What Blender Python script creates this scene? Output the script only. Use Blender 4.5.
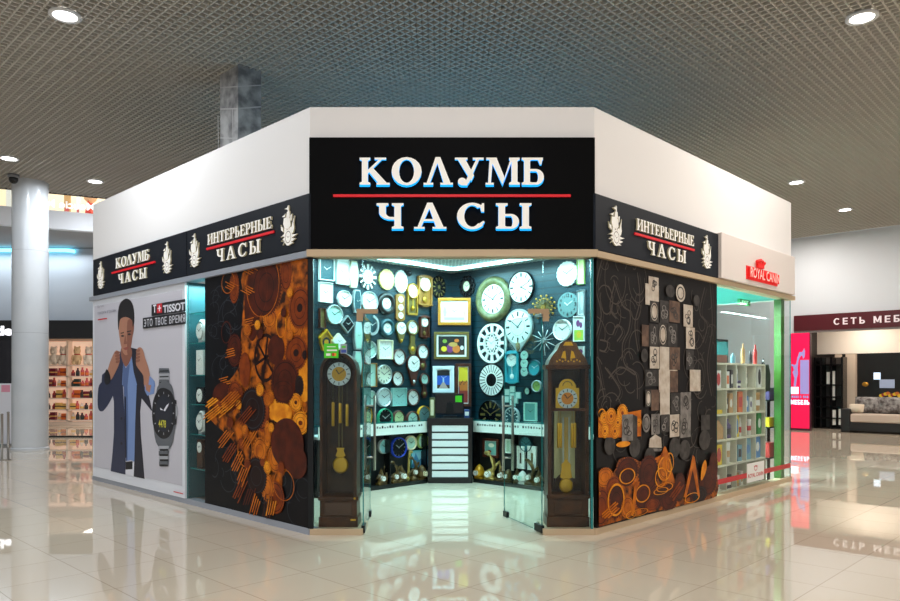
import bpy, bmesh, math, random
from math import sin, cos, pi, radians, atan2, sqrt
from mathutils import Vector, Matrix
random.seed(7)
SC = bpy.context.scene
COL = SC.collection
for o in list(bpy.data.objects): bpy.data.objects.remove(o)

# ------------------------------------------------------------------ camera, world, exposure
F, HZ, EYE = 725.0, 380.0, 1.5
cd = bpy.data.cameras.new('camera'); cam = bpy.data.objects.new('camera', cd); COL.objects.link(cam)
cam.location = (0, 0, EYE); cam.rotation_euler = (pi/2, 0, 0)
cd.sensor_width = 36; cd.lens = F/900*36; cd.shift_y = (HZ-300.5)/900; cd.clip_start = .05; cd.clip_end = 200
SC.camera = cam
w = bpy.data.worlds.new('world'); SC.world = w; w.use_nodes = True
bg = w.node_tree.nodes['Background']; bg.inputs[0].default_value = (.93, .96, 1, 1); bg.inputs[1].default_value = .62
SC.view_settings.view_transform = 'Standard'; SC.view_settings.look = 'None'
SC.view_settings.exposure = 0.1; SC.view_settings.gamma = 1.0; SC.view_settings.use_curve_mapping = False

def area(name, loc, rot, size, watts, col=(1, 1, 1), size_y=None, shape=None, spread=None):
    l = bpy.data.lights.new(name, 'AREA'); l.energy = watts; l.color = col; l.size = size
    if size_y: l.shape = 'RECTANGLE'; l.size_y = size_y
    elif shape: l.shape = shape
    if spread: l.spread = spread
    o = bpy.data.objects.new(name, l); COL.objects.link(o); o.location = loc; o.rotation_euler = rot
    return o
# the mall's recessed downlights (in the picture and over the rest of the hall; the last one added to brighten the far right wall), warm to the right as in the photo
CZ = 5.75
for (x, y) in [(-4.47, 8.42), (4.81, 8.46), (-8.4, 13.6), (-7.54, 15.2), (7.39, 15.48), (9.8, 18.0),
               (-4.5, 4.2), (4.8, 4.2), (0, 3.2), (-9, 8.4), (9.2, 8.4), (-4.5, -1), (4.8, -1), (0, -1.5), (9.2, 3), (-9, 3), (9, 12.5), (9.5, 20.2)]:
    c = (1, .92, .84) if x > 1 else (1, .96, .93) if x > -3 else (.88, .94, 1)
    area('downlight_or_fill', (x, y, CZ-.06), (0, 0, 0), .32, 50 if y == 13.6 else 92, c, shape='DISK')

# ------------------------------------------------------------------ frames of the place
A = radians(45.8)
class Frame:                      # x runs to the viewer's right along a wall, y runs into it, z up
    def __init__(s, px, py, th): s.px, s.py, s.th = px, py, th; s.c, s.s = cos(th), sin(th)
    def pt(s, x, y=0, z=0): return Vector((s.px+s.c*x-s.s*y, s.py+s.s*x+s.c*y, z))
    def hit(s, u, v, yo=0):       # photograph pixel -> (x, z) on the plane y = yo
        d = ((u-450)/F, 1.0, (HZ-v)/F); n = (-s.s, s.c)
        t = (n[0]*s.px+n[1]*s.py+yo)/(n[0]*d[0]+n[1]*d[1])
        X, Y = t*d[0]-s.px, t*d[1]-s.py
        return (X*s.c+Y*s.s, EYE+t*d[2])
FY = 7.016
LW = Frame(-1.355, FY, A-pi/2); RW = Frame(1.398, FY, A); FW = Frame(0, FY, 0)
CX, CY = .032, 11.586
WL = Frame(CX, CY, A); WR = Frame(CX, CY, A-pi/2)
GF = Frame(-10.1, 16.3, atan2(.427, .905))          # edge of the upper gallery
FS = Frame(10.37, 21.8, A-pi/2)                     # front of the furniture store
PAN = Frame(0, 11.2, 0)

# ------------------------------------------------------------------ materials
def lin(c):
    return tuple(((v/255)/12.92 if v/255 <= .04045 else ((v/255+.055)/1.055)**2.4) for v in c)
MATS = {}
def M(name, rgb=(128, 128, 128), rough=.5, metal=0, emit=0, ecol=None, spec=.5, noise=None):
    if name in MATS: return MATS[name]
    m = bpy.data.materials.new(name); m.use_nodes = True; b = m.node_tree.nodes['Principled BSDF']
    b.inputs['Base Color'].default_value = (*lin(rgb), 1); b.inputs['Roughness'].default_value = rough
    b.inputs['Metallic'].default_value = metal; b.inputs['Specular IOR Level'].default_value = spec
    if emit:
        b.inputs['Emission Color'].default_value = (*lin(ecol or rgb), 1); b.inputs['Emission Strength'].default_value = emit
    if noise:
        rgb2, scale = noise; N = m.node_tree.nodes; L = m.node_tree.links
        tc = N.new('ShaderNodeTexCoord'); n = N.new('ShaderNodeTexNoise'); r = N.new('ShaderNodeValToRGB')
        n.inputs['Scale'].default_value = scale; n.inputs['Detail'].default_value = 5
        r.color_ramp.elements[0].color = (*lin(rgb), 1); r.color_ramp.elements[1].color = (*lin(rgb2), 1)
        r.color_ramp.elements[0].position = .38; r.color_ramp.elements[1].position = .64
        L.new(tc.outputs['Object'], n.inputs['Vector']); L.new(n.outputs['Fac'], r.inputs['Fac']); L.new(r.outputs['Color'], b.inputs['Base Color'])
    MATS[name] = m
    return m
def glass(name, tint, ior=1.45):
    m = bpy.data.materials.new(name); m.use_nodes = True; N = m.node_tree.nodes; L = m.node_tree.links
    N.remove(N['Principled BSDF'])
    t = N.new('ShaderNodeBsdfTransparent'); t.inputs[0].default_value = (*tint, 1)
    g = N.new('ShaderNodeBsdfGlossy'); g.inputs['Roughness'].default_value = 0.0
    f = N.new('ShaderNodeFresnel'); ge = N.new('ShaderNodeNewGeometry'); mx = N.new('ShaderNodeMapRange')   # thin pane: the back face reflects like the front one
    mx.inputs['To Min'].default_value = ior; mx.inputs['To Max'].default_value = 1/ior; L.new(ge.outputs['Backfacing'], mx.inputs['Value']); L.new(mx.outputs[0], f.inputs[0])
    x = N.new('ShaderNodeMixShader')
    L.new(f.outputs[0], x.inputs[0]); L.new(t.outputs[0], x.inputs[1]); L.new(g.outputs[0], x.inputs[2])
    L.new(x.outputs[0], N['Material Output'].inputs[0]); MATS[name] = m
    return m
GL = glass('clear_glass', (.95, .985, .98), 1.19); GLT = glass('tinted_glass', (.90, .975, .965), 1.25)
GE = M('glass_edge', (30, 120, 120), .2)
def floor_mat():
    m = bpy.data.materials.new('polished_tiles'); m.use_nodes = True; N = m.node_tree.nodes; L = m.node_tree.links; b = N['Principled BSDF']
    tc = N.new('ShaderNodeTexCoord'); mp = N.new('ShaderNodeMapping'); br = N.new('ShaderNodeTexBrick')
    mp.inputs['Rotation'].default_value = (0, 0, -A); mp.inputs['Location'].default_value = (-2.06, -2.36, 0)
    br.offset = 0; br.squash = 1
    br.inputs['Scale'].default_value = 1; br.inputs['Brick Width'].default_value = .6; br.inputs['Row Height'].default_value = .6
    br.inputs['Mortar Size'].default_value = .0028; br.inputs['Mortar Smooth'].default_value = .1; br.inputs['Bias'].default_value = 0
    br.inputs['Color1'].default_value = (*lin((206, 192, 172)), 1); br.inputs['Color2'].default_value = (*lin((203, 189, 169)), 1)
    br.inputs['Mortar'].default_value = (*lin((160, 146, 126)), 1)
    L.new(tc.outputs['Object'], mp.inputs[0]); L.new(mp.outputs[0], br.inputs['Vector']); L.new(br.outputs['Color'], b.inputs['Base Color'])
    b.inputs['Roughness'].default_value = .02; b.inputs['Specular IOR Level'].default_value = .75
    return m
def perforated():
    m = bpy.data.materials.new('perforated_panel'); m.use_nodes = True; N = m.node_tree.nodes; L = m.node_tree.links; b = N['Principled BSDF']
    tc = N.new('ShaderNodeTexCoord'); mp = N.new('ShaderNodeMapping'); mp.inputs['Scale'].default_value = (14, 14, 0); mp.inputs['Rotation'].default_value = (0, 0, -A)
    fr = N.new('ShaderNodeVectorMath'); fr.operation = 'FRACTION'; ds = N.new('ShaderNodeVectorMath'); ds.operation = 'DISTANCE'; ds.inputs[1].default_value = (.5, .5, 0)
    r = N.new('ShaderNodeValToRGB'); r.color_ramp.interpolation = 'CONSTANT'
    r.color_ramp.elements[0].color = (*lin((20, 45, 52)), 1); r.color_ramp.elements[1].color = (*lin((190, 205, 205)), 1); r.color_ramp.elements[1].position = .33
    L.new(tc.outputs['Object'], mp.inputs[0]); L.new(mp.outputs[0], fr.inputs[0]); L.new(fr.outputs[0], ds.inputs[0]); L.new(ds.outputs['Value'], r.inputs[0]); L.new(r.outputs[0], b.inputs['Base Color'])
    b.inputs['Roughness'].default_value = .6
    return m
def slatwall(name, rgb, dark, pitch):
    m = bpy.data.materials.new(name); m.use_nodes = True; N = m.node_tree.nodes; L = m.node_tree.links; b = N['Principled BSDF']
    tc = N.new('ShaderNodeTexCoord'); sp = N.new('ShaderNodeSeparateXYZ'); mu = N.new('ShaderNodeMath'); mu.operation = 'MULTIPLY'; mu.inputs[1].default_value = 1/pitch
    fr = N.new('ShaderNodeMath'); fr.operation = 'FRACT'; r = N.new('ShaderNodeValToRGB'); r.color_ramp.interpolation = 'CONSTANT'
    r.color_ramp.elements[0].color = (*lin(dark), 1); r.color_ramp.elements[1].color = (*lin(rgb), 1); r.color_ramp.elements[1].position = .12
    L.new(tc.outputs['Object'], sp.inputs[0]); L.new(sp.outputs[2], mu.inputs[0]); L.new(mu.outputs[0], fr.inputs[0]); L.new(fr.outputs[0], r.inputs[0]); L.new(r.outputs[0], b.inputs['Base Color'])
    b.inputs['Roughness'].default_value = .4
    return m
WHITE = M('white_paint', (240, 237, 235), .6); WHITE2 = M('white_laminate', (232, 234, 232), .35)
BLACK = M('black_board', (5, 5, 6), .55, spec=.07); NAVY = M('navy_board', (20, 25, 34), .45, spec=.2); TRIM = M('beige_trim', (196, 172, 140), .5); ZINC = M('zinc_trim', (150, 155, 165), .4)
LETTER = M('letter_white', (238, 234, 226), .5, emit=.22); HALO = M('halo_led', (20, 150, 215), .5, emit=1.3); RED = M('sign_red', (200, 10, 25), .5, emit=.35)
CREAMSIDE = M('letter_side', (200, 192, 160), .5)
STEEL = M('brushed_steel', (150, 145, 138), .3, .9); COPPER = M('bronze_fitting', (168, 140, 108), .6); DARKM = M('dark_metal', (30, 32, 34), .35, .6)
INK = M('dial_ink', (16, 18, 22), .5); DIAL = M('dial_white', (238, 238, 232), .4); CREAM = M('dial_cream', (226, 214, 180), .4); MINT = M('dial_mint', (176, 214, 200), .4)
GOLD = M('gold', (190, 140, 50), .35, .6); BRASS = M('brass', (214, 160, 36), .3, .25); DGOLD = M('antique_gold', (120, 100, 50), .45, .4); OLIVE = M('olive_gold', (110, 108, 68), .5, .1, noise=((84, 84, 52), 16))
WOOD = M('wood_red', (92, 40, 22), .4, noise=((58, 24, 14), 9)); WOODL = M('wood_honey', (170, 115, 45), .4, noise=((135, 85, 28), 9)); WOODD = M('wood_dark', (76, 45, 24), .35, spec=.3, noise=((48, 27, 15), 8))
SILVER = M('silver', (190, 195, 195), .3, .6); TEAL = M('teal_case', (60, 170, 185), .45); TEALD = M('teal_dark', (26, 70, 78), .4); BLUE = M('blue_rim', (20, 60, 190), .4); GREENR = M('green_rim', (30, 150, 110), .4)
YEL = M('yellow_rim', (205, 150, 20), .4); LGREEN = M('lime_rim', (150, 175, 90), .4); BLK = M('black_gloss', (12, 12, 14), .25); PAPER = M('paper', (235, 235, 230), .6); TAN = M('tan', (190, 165, 130), .6)
GREY = M('grey', (120, 124, 126), .5)

# ------------------------------------------------------------------ mesh builder
class MB:
    def __init__(s): s.v = []; s.f = []; s.m = []; s.sm = []; s.clip = None
    def add(s, vs, fs, mat, smooth=False):
        if s.clip:
            y = vs[0][1]; n0 = []; f0 = []
            for f in fs:
                P = [(vs[i][0], vs[i][2]) for i in f]
                for ax, lim, sg in ((0, s.clip[0], 1), (0, s.clip[1], -1), (1, s.clip[2], 1), (1, s.clip[3], -1)):
                    Q = []
                    for a, b in zip(P, P[1:]+P[:1]):
                        da, db = (a[ax]-lim)*sg, (b[ax]-lim)*sg
                        if da >= 0: Q.append(a)
                        if da*db < 0: t = da/(da-db); Q.append((a[0]+(b[0]-a[0])*t, a[1]+(b[1]-a[1])*t))
                    P = Q
                    if len(P) < 3: break
                if len(P) >= 3: f0.append(list(range(len(n0), len(n0)+len(P)))); n0 += [(a, y, b) for a, b in P]
            vs, fs = n0, f0
            if not fs: return s
        b = len(s.v); s.v += [tuple(p) for p in vs]
        for f in fs: s.f.append([b+i for i in f]); s.m.append(mat); s.sm.append(smooth)
        return s
    def box(s, x0, x1, y0, y1, z0, z1, mat):
        return s.add([(x, y, z) for z in (z0, z1) for y in (y0, y1) for x in (x0, x1)], [(0, 2, 3, 1), (4, 5, 7, 6), (0, 1, 5, 4), (2, 6, 7, 3), (0, 4, 6, 2), (1, 3, 7, 5)], mat)
    def prism(s, pts, y0, y1, mat, side=None):       # outline in x,z pushed from y0 (front) to y1
        n = len(pts); vs = [(x, y0, z) for x, z in pts]+[(x, y1, z) for x, z in pts]
        s.add(vs, [list(range(n)), list(range(2*n-1, n-1, -1))], mat)
        b = len(s.v)-2*n
        for i in range(n):
            j = (i+1) % n; s.f.append([b+i, b+n+i, b+n+j, b+j]); s.m.append(side or mat); s.sm.append(False)
        return s
    def flat(s, pts, y, mat): return s.add([(x, y, z) for x, z in pts], [list(range(len(pts)))], mat)
    def ell(s, cx, cz, rx, rz, y0, y1, mat, n=32, side=None): return s.prism([(cx+rx*cos(2*pi*i/n), cz+rz*sin(2*pi*i/n)) for i in range(n)], y0, y1, mat, side)
    def fell(s, cx, cz, rx, rz, y, mat, n=28): return s.flat([(cx+rx*cos(2*pi*i/n), cz+rz*sin(2*pi*i/n)) for i in range(n)], y, mat)
    def fring(s, cx, cz, rx, rz, k, y, mat, a0=0, a1=2*pi, n=30):
        P = [(a0+(a1-a0)*i/n) for i in range(n+1)]
        return s.add([(cx+rx*q*cos(a), y, cz+rz*q*sin(a)) for a in P for q in (1, k)], [(2*i, 2*i+2, 2*i+3, 2*i+1) for i in range(n)], mat)
    def arcs(s, cx, cz, rx, rz, ix, iz, a0, a1, y0, y1, mat, side=None, n=20):
        full = abs(a1-a0) > 6.28; P = [a0+(a1-a0)*i/n for i in range(n+1)]; b = len(s.v)
        for a in P:
            for (qx, qz) in ((rx, rz), (ix, iz)):
                for y in (y0, y1): s.v.append((cx+qx*cos(a), y, cz+qz*sin(a)))
        sd = side or mat
        for i in range(n):
            p, q = b+4*i, b+4*i+4
            for f, m in (((p, q, q+2, p+2), mat), ((p+1, p+3, q+3, q+1), mat), ((p, p+1, q+1, q), sd), ((p+2, q+2, q+3, p+3), sd)): s.f.append(list(f)); s.m.append(m); s.sm.append(False)
        if not full:
            for p in (b, b+4*n): s.f.append([p, p+2, p+3, p+1]); s.m.append(sd); s.sm.append(False)
        return s
    def latheY(s, cx, cz, rx, rz, prof, mat, n=32):      # prof of (radius factor, y)
        k = len(prof)
        vs = [(cx+rx*r*cos(2*pi*i/n), y, cz+rz*r*sin(2*pi*i/n)) for i in range(n) for r, y in prof]
        return s.add(vs, [(i*k+j, ((i+1) % n)*k+j, ((i+1) % n)*k+j+1, i*k+j+1) for i in range(n) for j in range(k-1)], mat, True)
    def latheZ(s, cx, cy, prof, mat, n=20, smooth=True):               # prof of (r, z)
        k = len(prof)
        vs = [(cx+r*cos(2*pi*i/n), cy+r*sin(2*pi*i/n), z) for i in range(n) for r, z in prof]
        return s.add(vs, [(i*k+j, ((i+1) % n)*k+j, ((i+1) % n)*k+j+1, i*k+j+1) for i in range(n) for j in range(k-1)], mat, smooth)
    def ball(s, c, r, mat, n=12, sq=(1, 1, 1)):
        m = n//2+1
        vs = [(c[0]+sq[0]*r*sin(pi*j/(m-1))*cos(2*pi*i/n), c[1]+sq[1]*r*sin(pi*j/(m-1))*sin(2*pi*i/n), c[2]+sq[2]*r*cos(pi*j/(m-1))) for i in range(n) for j in range(m)]
        return s.add(vs, [(i*m+j, ((i+1) % n)*m+j, ((i+1) % n)*m+j+1, i*m+j+1) for i in range(n) for j in range(m-1)], mat, True)
    def tube(s, P, r, mat, n=8):
        P = [Vector(p) for p in P]; b = len(s.v)
        for i, p in enumerate(P):
            d = (P[min(i+1, len(P)-1)]-P[max(i-1, 0)]).normalized(); u = d.orthogonal().normalized() if abs(d.z) < .95 else Vector((1, 0, 0)); w_ = d.cross(u).normalized(); u = w_.cross(d)
            for k in range(n): s.v.append(tuple(p+(u*cos(2*pi*k/n)+w_*sin(2*pi*k/n))*r))
        for i in range(len(P)-1):
            for k in range(n): s.f.append([b+i*n+k, b+i*n+(k+1) % n, b+(i+1)*n+(k+1) % n, b+(i+1)*n+k]); s.m.append(mat); s.sm.append(True)
        for e in (b, b+(len(P)-1)*n): s.f.append([e+k for k in range(n)]); s.m.append(mat); s.sm.append(False)
        return s
    def bar(s, a, b, wd, y, mat):                       # flat printed line between two x,z points
        dx, dz = b[0]-a[0], b[1]-a[1]; l = sqrt(dx*dx+dz*dz) or 1; nx, nz = -dz/l*wd/2, dx/l*wd/2
        return s.flat([(a[0]+nx, a[1]+nz), (b[0]+nx, b[1]+nz), (b[0]-nx, b[1]-nz), (a[0]-nx, a[1]-nz)], y, mat)
    def sbar(s, a, b, wd, y0, y1, mat):
        dx, dz = b[0]-a[0], b[1]-a[1]; l = sqrt(dx*dx+dz*dz) or 1; nx, nz = -dz/l*wd/2, dx/l*wd/2
        return s.prism([(a[0]+nx, a[1]+nz), (b[0]+nx, b[1]+nz), (b[0]-nx, b[1]-nz), (a[0]-nx, a[1]-nz)], y0, y1, mat)
    def build(s, name, parent=None, bevel=0):
        me = bpy.data.meshes.new(name); me.from_pydata(s.v, [], s.f)
        ms = []
        for i, p in enumerate(me.polygons):
            if s.m[i] not in ms: ms.append(s.m[i])
            p.material_index = ms.index(s.m[i]); p.use_smooth = s.sm[i]
        for m in ms: me.materials.append(m)
        b = bmesh.new(); b.from_mesh(me); bmesh.ops.recalc_face_normals(b, faces=b.faces); b.to_mesh(me); b.free()
        o = bpy.data.objects.new(name, me); COL.objects.link(o)
        if parent: o.parent = parent
        if bevel:
            md = o.modifiers.new('bevel', 'BEVEL'); md.width = bevel; md.segments = 2; md.limit_method = 'ANGLE'
        return o
def thing(name, label, cat, loc=(0, 0, 0), rz=0, group=None):
    o = bpy.data.objects.new(name, None); COL.objects.link(o); o.location = loc; o.rotation_euler = (0, 0, rz); o.empty_display_size = .1
    return tag(o, label, cat, group)
def tag(o, label, cat, group=None):
    o['label'] = label; o['category'] = cat
    if group: o['group'] = group
    return o
def struct(name, mb, fr=None, bevel=0):
    o = mb.build(name, bevel=bevel); o['kind'] = 'structure'
    if fr: o.location = (fr.px, fr.py, 0); o.rotation_euler = (0, 0, fr.th)
    return o
def onframe(o, fr, x=0, y=0, z=0): o.location = fr.pt(x, y, z); o.rotation_euler = (0, 0, fr.th); return o

# ------------------------------------------------------------------ lettering
def sans(mb, body, x0, x1, z0, z1, y0, y1, mat, bold=.02, side=None, mirror=False, sp=1.0):
    c = bpy.data.curves.new('txt', 'FONT'); c.body = body; c.offset = bold; c.extrude = 0; c.space_character = sp; c.resolution_u = 6
    o = bpy.data.objects.new('txt', c); COL.objects.link(o)
    me = bpy.data.meshes.new_from_object(o.evaluated_get(bpy.context.evaluated_depsgraph_get()))
    bpy.data.objects.remove(o)
    xs = [v.co.x for v in me.vertices]; zs = [v.co.y for v in me.vertices]
    ax, bx, az, bz = min(xs), max(xs), min(zs), max(zs)
    def fx(x):
        t = (x-ax)/(bx-ax); t = 1-t if mirror else t; return x0+t*(x1-x0)
    vs = [(fx(v.co.x), y0, z0+(v.co.y-az)/(bz-az)*(z1-z0)) for v in me.vertices]
    fs = [list(p.vertices) for p in me.polygons]
    mb.add(vs, fs, mat)
    if abs(y1-y0) > 1e-6:                              # push the outline back
        cnt = {}
        for f in fs:
            for a, b in zip(f, f[1:]+f[:1]):
                cnt.setdefault((min(a, b), max(a, b)), 0); cnt[(min(a, b), max(a, b))] += 1
        pos = {}
        for (a, b), k in cnt.items():
            if k == 1:
                A_, B_ = vs[a], vs[b]
                mb.add([A_, B_, (B_[0], y1, B_[2]), (A_[0], y1, A_[2])], [(0, 1, 2, 3)], side or mat)
    bpy.data.meshes.remove(me)
T_, t_, SH, SO = .2, .085, .075, .075
def _stem(x, w=T_, z0=0, z1=1, lo=True, hi=True):
    p = [(x, z0)] if not lo else [(x-SO, z0), (x-SO, z0+SH), (x, z0+SH*1.5)]
    p += [(x, z1)] if not hi else [(x, z1-SH*1.5), (x-SO, z1-SH), (x-SO, z1)]
    p += [(x+w, z1)] if not hi else [(x+w+SO, z1), (x+w+SO, z1-SH), (x+w, z1-SH*1.5)]
    p += [(x+w, z0)] if not lo else [(x+w, z0+SH*1.5), (x+w+SO, z0+SH), (x+w+SO, z0)]
    return ('p', p)
def R_(x0, x1, z0, z1): return ('p', [(x0, z0), (x1, z0), (x1, z1), (x0, z1)])
def P_(*p): return ('p', list(p))
def bowl(x, z0, z1, wd, T=T_*.95, t=t_):               # D shaped bowl growing right from x
    cz, rz = (z0+z1)/2, (z1-z0)/2
    k = wd*.45
    return [R_(x, x+k, z0, z0+t), R_(x, x+k, z1-t, z1), ('a', x+k, cz, wd-k, rz, wd-k-T, rz-t, -pi/2, pi/2)]
def glyph(ch):
    s = SO
    if ch == 'И': return [_stem(s), _stem(s+T_+.36), P_((s+T_*.9, .16), (s+T_*.9, .3), (s+T_+.38, .84), (s+T_+.38, .7))], 2*T_+.36+2*s
    if ch == 'Н': return [_stem(s), _stem(s+T_+.34), R_(s+T_, s+T_+.34, .46, .55)], 2*T_+.34+2*s
    if ch == 'Т':
        W = .8; c = W/2
        return [_stem(c-T_/2, hi=False), R_(0, W, 1-t_, 1), P_((0, .7), (.05, .7), (.12, 1-t_), (0, 1-t_)), P_((W-.05, .7), (W, .7), (W, 1-t_), (W-.12, 1-t_))], W
    if ch == 'Е':
        W = .72
        return [_stem(s), R_(s, W-.05, 1-t_, 1), R_(s, W, 0, t_), R_(s+T_, W-.2, .46, .55), P_((W-.1, .72), (W-.05, .72), (W-.05, 1), (W-.18, 1-t_)), P_((W-.16, t_), (W, 0), (W, .3), (W-.05, .3)), R_(W-.25, W-.19, .37, .64)], W
    if ch == 'Р': return [_stem(s)]+bowl(s+T_*.8, .42, 1, .46), s+T_*.8+.46
    if ch == 'Ь': return [_stem(s)]+bowl(s+T_*.8, 0, .58, .46), s+T_*.8+.46
    if ch == 'Ы':
        g, W = glyph('Ь'); return g+[_stem(W+.1)], W+.1+T_+s
    if ch == 'Ч':
        return [_stem(s+T_+.26), _stem(s, z0=.62, lo=False), ('a', s+T_+.16, .66, T_+.16, .3, .16, .2, pi, pi*1.5), R_(s+T_+.14, s+T_+.3, .36, .46)], 2*T_+.26+2*s
    if ch in 'АЛ':
        W = .98; g = [P_((.5-.1, 1.02), (.5+.06, 1.02), (W-.08, .06), (W-.31, .06)), P_((.5-.1, 1.02), (.5-.02, .84), (.21, .06), (.1, .06)),
                     R_(0, .32, 0, SH), R_(W-.42, W, 0, SH)]
        if ch == 'А': g.append(R_(.24, .68, .3, .38))
        return g, W
    if ch == 'С': return [('a', .46, .5, .46, .52, .24, .42, radians(48), radians(318)), P_((.74, .66), (.82, .66), (.82, 1.0), (.76, 1.0), (.7, .84)), P_((.64, .17), (.72, .1), (.84, .27), (.79, .31))], .86
    if ch == 'О': return [('a', .5, .5, .5, .52, .25, .43, 0, 2*pi)], 1.0
    if ch == 'К': return [_stem(s), P_((s+T_, .42), (s+T_, .55), (.66, .95), (.76, .95)), P_((s+T_+.03, .48), (s+T_+.17, .62), (.92, .05), (.63, .05)), R_(.5, .88, 1-SH, 1), R_(.56, 1.0, 0, SH)], 1.0
    if ch == 'У': return [P_((.08, .96), (.34, .96), (.64, .34), (.54, .14)), P_((.72, .96), (.82, .96), (.46, .06), (.34, 0), (.34, .1)), R_(0, .42, 1-SH, 1), R_(.6, .96, 1-SH, 1), ('a', .24, .12, .14, .14, 0.01, .01, 0, 2*pi), R_(.24, .42, -.02, .07)], .96
    if ch == 'М': return [P_((.08, .05), (.17, .05), (.24, .95), (.13, .95)), P_((.13, 1), (.36, 1), (.62, .3), (.56, 0)), P_((.56, 0), (.63, .28), (.92, 1), (.84, 1)), _stem(.86), R_(0, .27, 0, SH), R_(.02, .3, 1-SH, 1)], 1.14
    if ch == 'Б': return [_stem(s)]+bowl(s+T_*.8, 0, .58, .5)+[R_(s, .7, 1-t_, 1), P_((.6, .74), (.65, .74), (.7, 1), (.54, 1-t_))], s+T_*.8+.5
    return [], .4
def serif(mb, word, x0, x1, z0, z1, y0, y1, mat, side=None, gap=.1):
    L = []; x = 0
    for ch in word:
        g, W = glyph(ch); L.append((x, g)); x += W+gap
    tot = x-gap; sx = (x1-x0)/tot; sz = z1-z0
    for ox, g in L:
        for e in g:
            if e[0] == 'p': mb.prism([(x0+(ox+a)*sx, z0+b*sz) for a, b in e[1]], y0, y1, mat, side)
            else:
                _, cx, cz, rx, rz, ix, iz, a0, a1 = e
                mb.arcs(x0+(ox+cx)*sx, z0+cz*sz, rx*sx, rz*sz, ix*sx, iz*sz, a0, a1, y0, y1, mat, side)
def sglyph(ch, t):                                      # plain grotesque capitals
    W = .62; b = lambda z0, z1, w_: [R_(t*.5, w_-(z1-z0)/2+.02, z0, z0+t), R_(t*.5, w_-(z1-z0)/2+.02, z1-t, z1), ('a', w_-(z1-z0)/2, (z0+z1)/2, (z1-z0)/2, (z1-z0)/2, (z1-z0)/2-t, (z1-z0)/2-t, -pi/2, pi/2)]
    L_, Rt = R_(0, t, 0, 1), R_(W-t, W, 0, 1)
    ring = lambda a0, a1: [('a', .38, .5, .38, .51, .38-t, .51-t, a0, a1)]
    return {'С': (ring(radians(42), radians(318)), .72), 'О': (ring(0, 2*pi), .76), 'Э': ([('a', .3, .5, .38, .51, .38-t, .51-t, radians(-138), radians(138)), R_(.2, .62, .5-t/2, .5+t/2)], .7),
            'Е': ([L_, R_(0, .56, 0, t), R_(0, .52, .5-t/2, .5+t/2), R_(0, .56, 1-t, 1)], .56), 'Т': ([R_(0, .64, 1-t, 1), R_(.32-t/2, .32+t/2, 0, 1)], .64),
            'Ь': ([L_]+b(0, .56, .6), .6), 'Ы': ([L_]+b(0, .56, .56)+[R_(.66, .66+t, 0, 1)], .66+t), 'Р': ([L_]+b(.42, 1, .6), .6), 'Б': ([L_, R_(0, .54, 1-t, 1)]+b(0, .56, .6), .6), 'В': ([L_]+b(0, .54, .62)+b(.54-t, 1, .58), .62),
            'Я': ([Rt]+[('p', [(W-x, z) for x, z in e[1]]) if e[0] == 'p' else ('a', W-e[1], *e[2:7], pi/2, pi*1.5) for e in b(.42, 1, .6)]+[P_((0, 0), (t*1.15, 0), (.42, .45), (.42-t*1.1, .45))], W),
            'М': ([R_(0, t, 0, 1), R_(.8-t, .8, 0, 1), P_((0, 1), (t*1.2, 1), (.4+t*.4, .12), (.4-t*.4, .12)), P_((.8-t*1.2, 1), (.8, 1), (.4+t*.4, .12), (.4-t*.4, .12))], .8),
            'И': ([L_, Rt, P_((0, 0), (t*1.1, 0), (W, 1), (W-t*1.1, 1))], W), 'Л': ([R_(W-t, W, 0, 1), R_(.16, W, 1-t, 1), P_((.16, 1), (.16+t, 1), (.06+t, 0), (0, 0), (0, t))], W),
            'Х': ([P_((0, 0), (t*1.2, 0), (.64, 1), (.64-t*1.2, 1)), P_((0, 1), (t*1.2, 1), (.64, 0), (.64-t*1.2, 0))], .64), 'Д': ([R_(0, .74, 0, t), R_(.6-t, .6, 0, 1), R_(.18, .6, 1-t, 1), P_((.18, 1), (.18+t, 1), (.14+t, 0), (.1, 0)), R_(0, t, -.14, t), R_(.74-t, .74, -.14, t)], .74)}.get(ch, ([], .3))
def grotesque(mb, text, x0, x1, z0, z1, y0, y1, mat, t=.15, gap=.2):
    L = []; x = 0
    for ch in text:
        g, W = sglyph(ch, t); L.append((x, g)); x += W+gap
    sx = (x1-x0)/(x-gap); sz = z1-z0
    for ox, g in L:
        for e in g:
            if e[0] == 'p': mb.prism([(x0+(ox+a)*sx, z0+b_*sz) for a, b_ in e[1]], y0, y1, mat)
            else:
                _, cx, cz, rx, rz, ix, iz, a0, a1 = e
                mb.arcs(x0+(ox+cx)*sx, z0+cz*sz, rx*sx, rz*sz, ix*sx, iz*sz, a0, a1, y0, y1, mat)
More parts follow.
